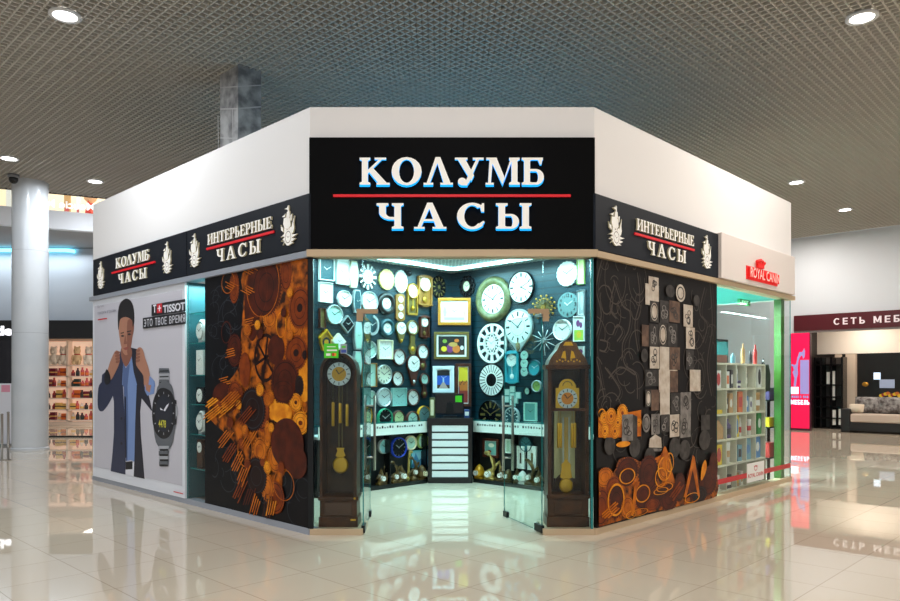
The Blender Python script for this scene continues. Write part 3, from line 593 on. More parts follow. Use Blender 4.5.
gear(385, 92, 44, 42, O2, ZB, 0); gear(350, 70, 18, 50, O2, ZB, 0); gear(444, 50, 25, 38, O2, ZB, 24, .08, R1); gear(463, 132, 34, 48, O2, ZB, 36, .08, R2); gear(480, 60, 12, 34, O2, ZB, ring=.88)
gear(310, 80, 30, 90, R2, ZB, 36); gear(270, 78, 54, 92, K2, ZB, 44, .08); gear(392, 5, 46, 50, R1, ZB, 30)
gear(300, 245, 30, 58, O1, ZB, 20, .12); gear(362, 275, 32, 58, O1, ZB, 30); gear(330, 180, 14, 60, O1, ZB, 24, .1); gear(240, 240, 30, 70, O1, ZB, ring=.92)
gear(445, 290, 44, 66, R1, ZB, 0); gear(408, 215, 66, 102, R1, ZB, 0); gear(360, 430, 38, 68, R2, ZB, 44, .06); gear(395, 380, 42, 64, O1, ZB, ring=.95); gear(330, 390, 26, 60, O1, ZB, 20, .1)
gear(285, 345, 44, 80, K2, ZB, 40)
for cx_, cy_, r_, mt in ((250, 320, 16, O1), (300, 335, 14, R1), (420, 340, 14, O1), (495, 330, 12, O2), (480, 420, 12, K2), (300, 560, 16, O2), (340, 590, 18, O1), (220, 570, 14, R2), (505, 470, 10, O1), (395, 250, 12, R1), (420, 170, 12, O2), (290, 300, 12, O2)): gear(cx_, cy_, r_, r_*1.7, mt, ZA, 20, .14)
for cx_, cy_, r_, mt in ((330, 40, 16, O1), (345, 150, 12, O2), (240, 160, 14, O1), (225, 215, 14, R2), (330, 310, 16, O2), (310, 290, 10, R2), (385, 310, 14, R2), (250, 300, 14, R2), (130, 60, 16, R2), (180, 130, 14, R2), (215, 60, 12, O2)): gear(cx_, cy_, r_, r_*1.7, mt, ZB, 20, .14)
for cx_, cy_, a, mt in ((110, 100, 38, O2), (160, 80, 40, O2), (160, 200, 52, O1), (200, 60, 46, R1), (185, 250, 58, R2), (225, 400, 66, R2), (245, 110, 50, R2), (215, 290, 64, O1), (235, 345, 68, O1), (262, 430, 72, R1), (285, 468, 74, O1), (350, 470, 78, O2), (258, 200, 60, O1), (335, 470, 82, R1)): bars(cx_, cy_, ZB, mt, 4, 80, a, 9, 4)
bars(105, 55, ZB, O2, 3, 46, 38, 9, 6); bars(180, 45, ZB, O1, 5, 80, 45, 9, 5)
m.build('print', t)

xa, xb = .03, RW.hit(716.3, 380)[0]
D1 = M('print_umber', (24, 20, 18), .4, spec=.15); LN = M('print_line', (78, 70, 64), .4, spec=.15); TC = M('print_cream', (206, 196, 182), .4, spec=.15, noise=((180, 164, 146), 9)); TT = M('print_tan', (120, 96, 80), .4, spec=.15, noise=((84, 66, 56), 9)); TD = M('print_charcoal', (52, 48, 46), .4, spec=.15, noise=((74, 70, 66), 12)); TG = M('print_greytile', (140, 134, 128), .4, spec=.15, noise=((96, 92, 88), 12))
t = thing('cube_mural', 'tall dark panel printed with pale picture cubes above orange gears', 'mural'); onframe(t, RW)
m = MB().box(xa, xb, -.004, .03, .062, 2.685, D1); m.clip = (xa, xb, .063, 2.684); lay[0] = -.0042
ZC, ZD = (590, 250, 4.008), (590, 390, 4.008)
def stroke(pts, mat, Z, wd, fr=RW):
    q = []
    for i in range(len(pts)-1):
        p0, p1, p2, p3 = (Vector(pts[max(0, min(len(pts)-1, i+d))]) for d in (-1, 0, 1, 2))
        for j in range(6):
            s = j/6; q.append(.5*((2*p1)+(p2-p0)*s+(2*p0-5*p1+4*p2-p3)*s*s+(3*p1-p0-3*p2+p3)*s**3))
    lay[0] -= .0001; P = [fr.hit(Z[0]+p.x/Z[2], Z[1]+p.y/Z[2], lay[0]) for p in q]
    for a, b_ in zip(P, P[1:]): m.bar(a, b_, wd, lay[0], mat)
for pts in ([(50, 30), (25, 150), (45, 260), (20, 380), (40, 500), (60, 610)], [(95, 120), (130, 220), (160, 250), (155, 320), (130, 380), (140, 460), (185, 500), (190, 610)], [(40, 360), (70, 370), (60, 405), (35, 400)], [(90, 340), (110, 300), (130, 330), (105, 370)],
            [(100, 130), (80, 230), (110, 280)], [(60, 470), (120, 560), (100, 610)], [(180, 500), (120, 470), (70, 520)], [(300, 60), (330, 90), (420, 80), (440, 130)], [(460, 150), (440, 250), (470, 300), (450, 380)], [(480, 120), (490, 300), (470, 460), (490, 600)], [(20, 40), (12, 200), (25, 330)], [(190, 90), (200, 200), (180, 300), (195, 420)]):
    stroke(pts, LN, ZC, .018); stroke([(x+9, y+4) for x, y in pts], LN, ZC, .006)
curls(RW, 594, 640, 260, 420, 34, LN); curls(RW, 690, 714, 290, 470, 26, LN); curls(RW, 600, 690, 425, 450, 16, TD)
def tile(x0, x1, y0, y1, mat, Z, oval=None, ink=None):
    lay[0] -= .00012; u, v = Z[0]+(x0+x1)/2/Z[2], Z[1]+(y0+y1)/2/Z[2]; y = lay[0]
    xa_, xb_ = RW.hit(Z[0]+x0/Z[2], v, y)[0], RW.hit(Z[0]+x1/Z[2], v, y)[0]; za, zb = RW.hit(u, Z[1]+y1/Z[2], y)[1], RW.hit(u, Z[1]+y0/Z[2], y)[1]
    m.flat([(xa_, za), (xb_, za), (xb_, zb), (xa_, zb)], y, mat); cx_, cz_ = (xa_+xb_)/2, (za+zb)/2; rx_, rz_ = (xb_-xa_)/2, (zb-za)/2
    if oval: lay[0] -= .00012; m.fell(cx_, cz_, rx_*.8, rz_*.85, lay[0], oval); m.fring(cx_, cz_, rx_*.72, rz_*.76, .8, lay[0]-.00006, TD)
    if ink:
        for q in range(5):
            lay[0] -= .00006; m.fring(cx_+random.uniform(-.4, .4)*rx_, cz_+random.uniform(-.5, .5)*rz_, rx_*random.uniform(.25, .5), rz_*random.uniform(.2, .45), .7, lay[0], ink, n=14)
def oval(x0, x1, y0, y1, Z, mat=TC):
    gear((x0+x1)/2, (y0+y1)/2, (x1-x0)/2, (y1-y0)/2, mat, Z, 0, fr=RW); gear((x0+x1)/2, (y0+y1)/2, (x1-x0)/2*.75, (y1-y0)/2*.75, TD, Z, ring=.8, fr=RW)
for a in ((222, 276, 138, 222, TC), (235, 275, 108, 200, TC, None, TD), (240, 276, 205, 290, TD, TC), (280, 316, 203, 293, TD, None, TG), (318, 360, 205, 290, TT, None, TD), (375, 412, 220, 308, TC, None, TD), (385, 420, 310, 396, TC, None, TD), (208, 236, 300, 386, TT), (238, 274, 296, 388, TD, None, TG), (275, 310, 293, 386, TD, TC), (311, 350, 295, 388, TD, None, TG),
          (240, 278, 388, 475, TC, None, TD), (280, 318, 388, 484, TC), (320, 360, 390, 480, TT, None, TD), (385, 416, 400, 480, TD, None, TG), (222, 274, 480, 546, TD, None, TG), (276, 350, 480, 570, TC), (320, 352, 484, 570, TT), (400, 443, 480, 566, TC), (222, 276, 560, 610, TT), (280, 318, 572, 612, TC), (365, 405, 570, 612, TG)): tile(*a[:5], ZC, *a[5:])
oval(345, 382, 138, 208, ZC); oval(304, 340, 140, 190, ZC, TD); oval(415, 440, 180, 225, ZC, TD); oval(205, 232, 395, 450, ZC, TD)
for a in ((222, 246, 0, 68, TD, TC), (246, 278, 0, 82, TT), (281, 320, 0, 100, TC), (325, 362, 12, 96, TD, None, TG), (363, 405, 10, 98, TG, None, TD), (246, 280, 96, 178, TG, None, TD), (284, 318, 98, 168, TD, None, TG), (320, 358, 98, 188, TC, None, TD), (362, 404, 98, 190, TG, None, TD), (445, 480, 100, 160, TD)): tile(*a[:5], ZD, *a[5:])
oval(210, 242, 95, 170, ZD, TG); PP([(236, 230), (240, 195), (262, 178), (285, 192), (288, 232)], TC, *ZD, m, RW); PP([(222, 285), (236, 232), (288, 236), (284, 246), (236, 246), (230, 285)], TG, *ZD, m, RW)
for cx_, cy_ in ((80, 220), (180, 230), (240, 270), (340, 230), (380, 240), (460, 200)): oval(cx_-22, cx_+22, cy_-40, cy_+40, ZD, TD)
# orange heap
PP([(8, 110), (40, 110), (205, 80), (205, 185), (120, 190), (10, 190)], O1, *ZD, m, RW)
for cx_, cy_, r_ in ((28, 160, 24), (58, 112, 22), (85, 105, 26), (130, 92, 28), (100, 165, 24), (60, 165, 22), (196, 130, 14), (20, 190, 16), (112, 130, 20)): gear(cx_, cy_, r_*.8, r_*1.3, O2, ZD, 24, .08, R2, fr=RW)
gear(48, 100, 16, 26, O2, ZD, ring=.8, fr=RW)
tile(128, 172, 98, 205, TG, ZD, None, TD); PP([(172, 98), (190, 106), (190, 196), (172, 205)], TD, *ZD, m, RW); gear(134, 217, 28, 12, O2, ZD, 0, fr=RW)
PP(smooth([(10, 460), (20, 360), (95, 330), (115, 280), (160, 270), (220, 290), (300, 260), (330, 330), (380, 440), (470, 330), (498, 250), (508, 330), (506, 425), (400, 455), (200, 500), (10, 548)]), FIRE, *ZD, m, RW)
for cx_, cy_, rx_, ry_, mt in ((150, 322, 46, 55, R1), (235, 335, 42, 76, R1), (60, 350, 34, 40, O1), (95, 392, 32, 48, R2), (150, 352, 32, 36, R1), (300, 300, 26, 60, O1), (105, 445, 36, 72, R1), (45, 470, 38, 80, R2), (215, 425, 36, 56, R1), (266, 430, 36, 50, R1), (318, 430, 36, 60, R1), (360, 390, 24, 60, R1), (475, 365, 36, 62, R1), (412, 370, 26, 72, R1), (495, 310, 18, 62, R1), (250, 460, 30, 24, R2), (150, 470, 26, 44, O1), (440, 420, 30, 36, K2)): gear(cx_, cy_, rx_, ry_, mt, ZD, 30, .08, None, fr=RW)
for cx_, cy_, rx_, ry_ in ((300, 315, 28, 50), (285, 350, 24, 40), (320, 290, 16, 40), (300, 390, 34, 18), (285, 405, 30, 14), (410, 432, 30, 20), (150, 345, 32, 32), (105, 440, 34, 66), (22, 395, 16, 16), (24, 418, 18, 12), (200, 490, 34, 14), (165, 500, 20, 16), (212, 415, 30, 36)): gear(cx_, cy_, rx_, ry_, O2, ZD, ring=.86, fr=RW)
PP([(165, 500), (180, 370), (192, 365), (178, 500)], O1, *ZD, m, RW); PP(smooth([(445, 360), (448, 310), (462, 280), (468, 310), (456, 350)]), O2, *ZD, m, RW); PP(smooth([(290, 260), (300, 225), (315, 260), (310, 285)]), O1, *ZD, m, RW); PP([(375, 430), (400, 320), (412, 260), (420, 270), (440, 420), (432, 425), (412, 320), (386, 430)], O1, *ZD, m, RW)
bars(85, 490, ZD, O1, 4, 76, 42, 9, 6, RW); bars(350, 410, ZD, R2, 3, 70, 55, 9, 6, RW)
m.build('print', t)

# ================================================================== ENTRANCE GLASS
def pane(mb, x0, x1, y0, y1, z0, z1, g, edge=GE, flat=False):
    vs = [(x, y, z) for z in (z0, z1) for y in (y0, y1) for x in (x0, x1)]
    a, b, c = [(0, 1, 5, 4), (2, 3, 7, 6)], [(0, 1, 3, 2), (4, 5, 7, 6)], [(0, 2, 6, 4), (1, 3, 7, 5)]
    if flat: a, b = b, a
    mb.add(vs, a, g); mb.add(vs, b+c, edge)
    return mb
def glassthing(name, label, cat, fr, x0, x1, z0, z1, g=GL, y=.03, group=None):
    t = pane(MB(), x0, x1, y, y+.012, z0, z1, g).build(name); onframe(t, fr); tag(t, label, cat, group)
    return t
DL, DR = -.845, .9
glassthing('shopfront_glass', 'fixed glass panel in front of the round-headed longcase clock', 'glass', FW, -1.325, DL-.008, .06, 2.685)
glassthing('shopfront_glass', 'fixed glass panel in front of the longcase clock with gold arched dial', 'glass', FW, DR+.008, 1.385, .06, 2.685)
glassthing('transom_pane', 'glass pane over the open entrance doors', 'glass', FW, DL, DR, 2.15, 2.685)
m = MB().box(-1.375, -1.325, .0, .05, .058, 2.69, DARKM).box(1.365, 1.385, .0, .05, .058, 2.69, GE); struct('trim_7', m, FW)
def door(hx, wdt, ang, mir, label):
    t = thing('glass_door', label, 'door', (hx, FY+.04, 0), ang)
    s = mir; X = lambda a: (a*s)
    x0, x1 = sorted((X(.01), X(wdt))); pane(MB(), x0, x1, -.005, .005, .02, 2.14, GLT).build('glass_leaf', t)
    for z0, z1, nm in ((.012, .085, 'patch_fitting'), (2.115, 2.145, 'patch_fitting')):
        x0, x1 = sorted((X(-.01), X(.15))); MB().box(x0, x1, -.018, .018, z0, z1, DARKM if z0 < 1 else STEEL).build(nm, t, .004)
    x0, x1 = sorted((X(wdt-.1), X(wdt))); MB().box(x0, x1, -.016, .016, .012, .075, DARKM).build('corner_lock', t, .004)
    h = MB()
    for y in (-.055, .055):
        h.tube([(X(wdt-.1), y, .52), (X(wdt-.1), y, 1.33)], .014, STEEL, 12)
    for z in (.66, 1.22): h.tube([(X(wdt-.1), -.055, z), (X(wdt-.1), .055, z)], .01, STEEL)
    h.build('pull_handle', t); return t
door(DL, .92, radians(92), 1, 'open glass door leaf beside the round-headed longcase clock, steel pull handles')
door(DR, .92, radians(-70.5), -1, 'open glass door leaf beside the clock with gold arched dial, steel pull handles')
# L-shaped bronze fittings at the transom corners
for x0, sg, lab in ((DL, 1, 'bronze corner fitting above the longcase clock with silvered round dial'), (DR, -1, 'bronze corner fitting above the longcase clock with gold arched dial')):
    o = MB().prism([(x0-.06*sg, 2.19), (x0+.145*sg, 2.19), (x0+.145*sg, 2.145), (x0-.0*sg, 2.145), (x0-.0*sg, 2.07), (x0-.06*sg, 2.07)], -.02, -.0, COPPER).build('corner_fitting'); onframe(o, FW, 0, .028); tag(o, lab, 'fitting')
# stickers
def sticker(u0, u1, v0, v1, mat, lab, extra):
    (xa, zb), (xb, za) = FW.hit(u0, v0, .026), FW.hit(u1, v1, .026)
    m = MB(); m.box(xa, xb, 0, .003, za, zb, mat)
    for a, b, c, d, mt in extra: m.box(xa+(xb-xa)*a, xa+(xb-xa)*b, -.001, 0, za+(zb-za)*c, za+(zb-za)*d, mt)
    o = m.build('door_sticker'); onframe(o, FW, 0, .026); tag(o, lab, 'sticker')
STG = M('sticker_green', (70, 190, 30), .4, emit=.05)
sticker(324, 338.5, 343.5, 358, STG, 'bright green payment sticker on the glass over the round-headed longcase clock', [(.15, .45, .15, .32, PAPER), (.55, .7, .14, .34, M('dot_red', (200, 40, 30))), (.68, .84, .14, .34, M('dot_orange', (240, 150, 30))), (.2, .9, .48, .58, PAPER), (.2, .8, .75, .8, PAPER)])
sticker(340.5, 347, 344, 353.5, M('sticker_grey', (150, 155, 160)), 'small grey and blue sticker beside the green payment sticker', [(.1, .9, .08, .4, M('sticker_blue', (50, 70, 150))), (.2, .8, .6, .8, STG)])

# ================================================================== LONGCASE CLOCKS
def longcase(x, y, hw, dep, lab, kind):
    t = thing('longcase_clock', lab, 'clock', (x, y, .0), 0)
    Z = lambda v: EYE+(HZ-v)/F*(y+.03)-.058
    def arch(hw_, zs, zt, n=16): return [(-hw_, zs)]+[(hw_*-cos(pi*i/n), zs+(zt-zs)*sin(pi*i/n)) for i in range(1, n)]+[(hw_, zs)]
    if kind == 0:
        base = MB().box(-hw-.01, hw+.01, 0, dep, .0, .1, WOODD).box(-hw, hw, .01, dep, .1, .26, WOODD).box(-hw-.015, hw+.015, -.005, dep, .26, .3, WOODD)
        base.box(-hw+.05, hw-.05, -.0, .01, .12, .24, M('wood_panel', (70, 44, 28), .35)); base.build('base', t, .006)
        c = MB()
        for s in (-1, 1): c.box(s*hw-.028*(s > 0), s*hw+.028*(s < 0), 0, dep, .3, 1.52, WOODD)
        c.box(-hw, hw, dep-.02, dep, .3, 1.52, WOODD); o = arch(hw, 1.52, 1.715)
        c.prism(o, dep-.02, dep, WOODD)
        c.arcs(0, 1.52, hw, .195, hw-.028, .167, 0, pi, 0, dep, WOODD); c.build('case', t)
        zc, r = Z(374), .115
        d = MB().ell(0, zc, r, r, .05, .06, SILVER).fell(0, zc, r*.62, r*.62, .048, GOLD)
        for i in range(12):
            a = i*pi/6; d.bar((r*.7*cos(a), zc+r*.7*sin(a)), (r*.95*cos(a), zc+r*.95*sin(a)), .008, .0485, INK)
        d.build('dial', t)
        MB().bar((0, zc), (-.03, zc+.045), .01, .046, INK).build('hour_hand', t); MB().bar((0, zc), (.055, zc+.045), .007, .045, INK).build('minute_hand', t)
        for xx, z0, z1 in ((-.07, Z(427), Z(403)), (.0, Z(424), Z(404)), (.07, Z(427), Z(405))):
            w_ = MB().latheZ(xx, .12, [(0, z0), (.016, z0+.005), (.016, z1), (0, z1+.01)], BRASS, 12).tube([(xx, .12, z1), (xx, .12, zc-.05)], .002, DGOLD); w_.build('weight', t)
        p = MB().box(-.02, -.012, .15, .155, Z(452), zc-.08, DGOLD).box(.012, .02, .15, .155, Z(452), zc-.08, DGOLD)
        p.prism([(-.04, Z(449)), (.04, Z(449)), (.03, Z(452)), (.05, Z(457)), (.0, Z(460)), (-.05, Z(457)), (-.03, Z(452))], .148, .158, BRASS)
        b = p.latheY(0, Z(466.5), .078, .085, [(0, .135), (.8, .14), (1, .15), (.8, .16), (0, .165)], BRASS, 28); p.build('pendulum', t)
        g = pane(MB(), -hw+.028, hw-.028, .012, .018, .32, 1.52, GL, WOODD); g.prism(arch(hw-.028, 1.52, 1.687), .012, .018, GL); dg = g.build('glass_door', t)
        MB().ball((hw-.02, -.004, Z(498)), .012, BRASS).build('door_knob', dg); MB().box(hw-.06, hw-.01, -.012, 0, Z(520), Z(518.5), BRASS).build('plinth_lock', t)
    else:
        base = MB().box(-hw-.01, hw+.01, 0, dep, .0, .1, WOODD).box(-hw, hw, .01, dep, .1, .28, WOODD).box(-hw-.012, hw+.012, -.005, dep, .28, .32, WOODD)
        base.box(-hw+.06, hw-.06, -.0, .01, .12, .26, WOODD); base.build('base', t, .006)
        c = MB(); z1 = Z(383)
        for s in (-1, 1): c.box(s*hw-.035*(s > 0), s*hw+.035*(s < 0), 0, dep, .32, z1+.16, WOODD)
        c.box(-hw, hw, dep-.02, dep, .32, z1+.16, WOODD); c.build('case', t)
        LITB = M('clock_back_brass', (214, 204, 150), .4)
        MB().box(-.105, .105, dep-.05, dep-.02, Z(481), Z(411), LITB).ell(0, Z(487), .1, .11, dep-.05, dep-.022, WOODD).build('backboard', t)
        # bell-shaped hood
        h = MB(); zs = Z(366)
        o = [(-hw-.0, zs), (hw+.0, zs), (hw-.02, zs+.06), (hw-.06, zs+.12), (.105, zs+.16), (.08, zs+.22), (.03, zs+.25), (-.03, zs+.25), (-.08, zs+.22), (-.105, zs+.16), (-hw+.06, zs+.12), (-hw+.02, zs+.06)]
        h.prism(o, .0, dep, M('wood_hood', (104, 66, 26), .3, noise=((70, 42, 18), 8))).box(-hw-.02, hw+.02, -.01, dep, zs-.03, zs+.01, WOODD)
        h.prism([(-.05, zs+.2), (.05, zs+.2), (.03, zs+.235), (-.03, zs+.235)], -.008, 0, BRASS)
        for i in range(-4, 5): h.ball((i*.028, -.004, zs+.045+.012*(i % 2)), .009, BRASS, 8)
        for s in (-1, 1): h.prism([(s*.02, zs+.07), (s*.07, zs+.08), (s*.05, zs+.14), (s*.03, zs+.15)], -.005, 0, BRASS)
        h.build('hood', t)
        zc = Z(398.5)
        d = MB().prism([(-.115, Z(410)), (.115, Z(410)), (.115, Z(388))]+[(.085*cos(pi*i/12), Z(388)+.09*sin(pi*i/12)) for i in range(13)]+[(-.115, Z(388))], .05, .06, BRASS)
        d.fring(0, zc, .098, .098, .62, .0485, SILVER).fell(0, zc, .058, .058, .048, M('dial_orange', (205, 120, 30), .4))
        d.fring(0, Z(386), .05, .05, .8, .0485, DGOLD, 0, pi); 
        for i in range(12):
            a = i*pi/6; d.bar((.068*cos(a), zc+.068*sin(a)), (.092*cos(a), zc+.092*sin(a)), .008, .047, INK)
        d.build('dial', t)
        MB().bar((0, zc), (-.03, zc+.04), .01, .045, INK).build('hour_hand', t); MB().bar((0, zc), (.045, zc+.04), .007, .044, INK).build('minute_hand', t)
        for xx in (-.082, -.058, .055, .082):
            MB().latheZ(xx, .1, [(0, Z(449)), (.014, Z(448)), (.014, Z(424)), (0, Z(423))], BRASS, 12).tube([(xx, .1, Z(424)), (xx, .1, Z(411))], .002, BRASS).build('weight', t)
        p = MB()
        for xx in (-.03, -.01, .01, .03): p.box(xx-.004, xx+.004, .13, .135, Z(465), Z(418), (BRASS, SILVER)[abs(xx) > .02])
        p.prism([(-.06, Z(479)), (-.045, Z(470)), (-.05, Z(466)), (0, Z(460)), (.05, Z(466)), (.045, Z(470)), (.06, Z(479)), (0, Z(481))], .128, .14, BRASS)
        p.latheY(0, Z(487), .07, .075, [(0, .115), (.8, .12), (1, .13), (.8, .14), (0, .145)], BRASS, 28); p.build('pendulum', t)
        g = pane(MB(), -hw+.035, hw-.035, .012, .018, .34, zs-.03, GL, WOODD); g.box(-hw+.03, hw-.03, .008, .024, Z(408)-.03, Z(408), WOODD); g.build('glass_door', t)
        p2 = MB(); 
        for i in range(7): p2.ball((-.12+i*.04, .03, .075+.012*(i % 2)), .018, M('tinsel', (70, 120, 120), .3, .4), 8)
        p2.build('foot_garland', t)
    return t
o = longcase(-1.095, 7.10, .182, .28, 'dark round-headed longcase clock with silvered round dial and brass pendulum', 0)
o.location.z = .058
o = longcase(1.158, 7.10, .2, .28, 'brown bell-topped longcase clock with gold arched dial and big brass pendulum', 1)
o.location.z = .058

# ================================================================== WALL CLOCKS OF THE SHOP
def hands(t, cx, cz, r, y, mat=INK, h=10.15, mi=10, wd=.05):
    a = pi/2-h*pi/6; b = pi/2-mi*pi/30
    for nm, an, l, k in (('hour_hand', a, .5, 1.3), ('minute_hand', b, .78, 1)):
        o = MB().sbar((cx-.1*r*cos(an), cz-.1*r*sin(an)), (cx+l*r*cos(an), cz+l*r*sin(an)), wd*r*k, y-.002, y, mat).build(nm, t); y -= .003
def marks(d, cx, cz, rx, rz, y, style='tick', mat=INK):
    for i in range(12):
        a = pi/2-i*pi/6; k0, wd = (.82, .035) if style == 'tick' else (.66, .08) if style == 'roman' else (.5, .1)
        if style == 'none': break
        d.bar((cx+rx*k0*cos(a), cz+rz*k0*sin(a)), (cx+rx*.94*cos(a), cz+rz*.94*sin(a)), wd*rz*(1.6 if i % 3 == 0 else 1), y, mat)
CYO = -.2
CLOCKG = 'clocks on the slatted walls of the shop'
def wallbox(fr, u0, u1, v0, v1, yo):
    vc = (v0+v1)/2; xa, xb = fr.hit(u0, vc, yo)[0], fr.hit(u1, vc, yo)[0]; uc = (u0+u1)/2
    za, zb = fr.hit(uc, v1, yo)[1], fr.hit(uc, v0, yo)[1]
    return (xa+xb)/2, (za+zb)/2, (xb-xa)/2, (zb-za)/2
def rim(rx, rz, wd, dep, mat):                  # rounded ring
    return MB().latheY(0, 0, rx, rz, [(1, 0), (1, -dep*.6), (1-wd*.35, -dep), (1-wd*.7, -dep*.95), (1-wd, -dep*.5)], mat)
def clock(kind, fr, u0, u1, v0, v1, label, fm=BLK, dm=DIAL, mk='tick', wd=.14, yo=-.0, dep=.05, hm=None, tm=(10.15, 10), nm='wall_clock', grp=CLOCKG, acc=GOLD):
    cx, cz, hx, hz = wallbox(fr, u0, u1, v0, v1, yo-dep*.5)
    if kind == 'R' and .72 < hx/hz < 1.38: hx = hz = (hx+hz)/2*1.0
    if yo == CYO and cz-hz < .776: zt_ = cz+hz; hz = (zt_-.776)/2; cz = .776+hz; hx = min(hx, hz*1.05) if kind == 'R' else hx
    t = thing(nm, label, 'clock', fr.pt(cx, yo-.001, cz), fr.th, grp); hm = hm or INK
    yd = -dep*.5
    if kind == 'R':
        rim(hx, hz, wd, dep, fm).build('rim', t); k = 1-wd
        d = MB().ell(0, 0, hx*k*1.02, hz*k*1.02, yd, -.002, dm); marks(d, 0, 0, hx*k, hz*k, yd-.001, mk, hm); d.build('dial', t); hands(t, 0, 0, hz*k, yd-.002, hm, *tm)
    elif kind == 'SCAL':                        # scalloped or petalled rim
        n = 18; pts = []
        for i in range(n*4):
            a = 2*pi*i/(n*4); r = 1-.07*(1-abs(sin(n*a/2))); pts.append((hx*r*cos(a), hz*r*sin(a)))
        MB().prism(pts, -dep*.7, 0, fm).build('rim', t); k = 1-wd; yd = -dep*.7-.004
        d = MB().ell(0, 0, hx*k, hz*k, yd, -dep*.6, dm); marks(d, 0, 0, hx*k, hz*k, yd-.001, mk, hm); d.build('dial', t); hands(t, 0, 0, hz*k, yd-.002, hm, *tm)
    elif kind == 'SQ':
        f = MB()
        b = wd*min(hx, hz)
        f.box(-hx, hx, -dep, 0, hz-b, hz, fm).box(-hx, hx, -dep, 0, -hz, -hz+b, fm).box(-hx, -hx+b, -dep, 0, -hz+b, hz-b, fm).box(hx-b, hx, -dep, 0, -hz+b, hz-b, fm); f.build('frame', t, .004)
        d = MB().box(-hx+b, hx-b, yd, -.002, -hz+b, hz-b, dm); r = min(hx, hz)*.8; marks(d, 0, 0, r, r, yd-.001, mk); d.build('dial', t); hands(t, 0, 0, r, yd-.002, hm, *tm)
    elif kind == 'DI':
        f = MB(); k = 1-wd; P = [(hx, 0), (0, hz), (-hx, 0), (0, -hz)]; f.prism(P, -dep, 0, fm); f.build('frame', t)
        d = MB().prism([(a*k, b*k) for a, b in P], -dep-.003, -dep*.9, dm); marks(d, 0, 0, hx*.5, hz*.5, -dep-.004, mk); d.build('dial', t); hands(t, 0, 0, hz*.5, -dep-.005, hm, *tm)
    elif kind == 'BAR':                         # tall bowed body
        o = [(hx*s*(.62+.38*cos(q*pi/2*.95)), hz*q) for s, qs in ((1, [i/8 for i in range(-8, 9)]), (-1, [i/8 for i in range(8, -9, -1)])) for q in qs]
        MB().prism(o, -dep, 0, fm).build('case', t); d = MB().prism([(a*.8, b*.9) for a, b in o], -dep-.003, -dep*.9, dm); marks(d, 0, 0, hx*.62, hx*.62, -dep-.004, mk); d.build('dial', t); hands(t, 0, 0, hx*.7, -dep-.005, hm, *tm)
    elif kind == 'CASE':                        # wooden case with a pendulum window under the dial
        f = MB(); b = .16*hx
        f.box(-hx, -hx+b, -dep, 0, -hz*.86, hz*.82, fm).box(hx-b, hx, -dep, 0, -hz*.86, hz*.82, fm).box(-hx, hx, -.012, 0, -hz*.86, hz*.82, fm)
        f.box(-hx*1.05, hx*1.05, -dep-.01, 0, hz*.8, hz*.86, fm).prism([(-hx*.9, hz*.86)]+[(hx*.9*-cos(pi*i/10), hz*.86+hz*.14*sin(pi*i/10)) for i in range(1, 10)]+[(hx*.9, hz*.86)], -dep, 0, fm)
        f.box(-hx*1.05, hx*1.05, -dep-.01, 0, -hz*.9, -hz*.84, fm).prism([(-hx*.8, -hz*.9), (hx*.8, -hz*.9), (hx*.3, -hz), (-hx*.3, -hz)], -dep, 0, fm); f.build('case', t, .003)
        r = hx*.72; zc = hz*.42; d = MB().ell(0, zc, r, r, -dep*.8, -.014, dm).fring(0, zc, r*1.1, r*1.1, .9, -dep*.8-.001, acc); marks(d, 0, zc, r, r, -dep*.8-.001, mk); d.build('dial', t); hands(t, 0, zc, r, -dep*.8-.002, hm, *tm)
        p = MB().box(-.004, .004, -.03, -.026, -hz*.5, zc-r, acc).latheY(0, -hz*.55, hx*.34, hx*.34, [(0, -.036), (.8, -.034), (1, -.028), (.8, -.022), (0, -.02)], acc, 20); p.build('pendulum', t)
    elif kind == 'DROP':                        # round head over a drop
        r = hx; zc = hz-r*1.02
        f = MB().latheY(0, zc, r, r, [(1, 0), (1, -dep*.6), (.9, -dep), (.8, -dep*.5)], fm); f.build('rim', t)
        g = MB().prism([(-hx*.42, zc-r*.7), (hx*.42, zc-r*.7), (hx*.36, -hz*.3), (hx*.62, -hz*.7), (hx*.3, -hz), (-hx*.3, -hz), (-hx*.62, -hz*.7), (-hx*.36, -hz*.3)], -dep*.6, 0, fm); g.build('drop_case', t)
        d = MB().ell(0, zc, r*.8, r*.8, yd, -.002, dm); marks(d, 0, zc, r*.8, r*.8, yd-.001, mk); d.build('dial', t); hands(t, 0, zc, r*.8, yd-.002, hm, *tm)
        MB().latheY(0, -hz*.68, hx*.34, hx*.34, [(0, -dep*.6-.012), (.8, -dep*.6-.008), (1, -dep*.6)], acc, 18).build('pendulum', t)
    elif kind == 'HANG':                        # round head over an open pendulum frame
        r = hx; zc = hz-r*1.02
        MB().latheY(0, zc, r, r, [(1, 0), (1, -dep*.6), (.9, -dep), (.8, -dep*.5)], fm).build('rim', t)
        g = MB()
        for s in (-1, 1): g.box(s*hx*.8-.012, s*hx*.8+.012, -dep*.6, 0, -hz*.9, zc, fm)
        g.box(-hx*.85, hx*.85, -dep*.6, 0, -hz, -hz*.88, fm).box(-hx*.8, hx*.8, -.006, 0, -hz*.9, zc, acc); g.build('pendulum_frame', t)
        d = MB().ell(0, zc, r*.8, r*.8, yd, -.002, dm); marks(d, 0, zc, r*.8, r*.8, yd-.001, mk); d.build('dial', t); hands(t, 0, zc, r*.8, yd-.002, hm, *tm)
        MB().box(-.005, .005, -.03, -.025, -hz*.5, zc-r, BRASS).latheY(0, -hz*.58, hx*.3, hx*.34, [(0, -.036), (1, -.028), (0, -.02)], BRASS, 18).build('pendulum', t)
    elif kind == 'TRI':                         # board with three small dials
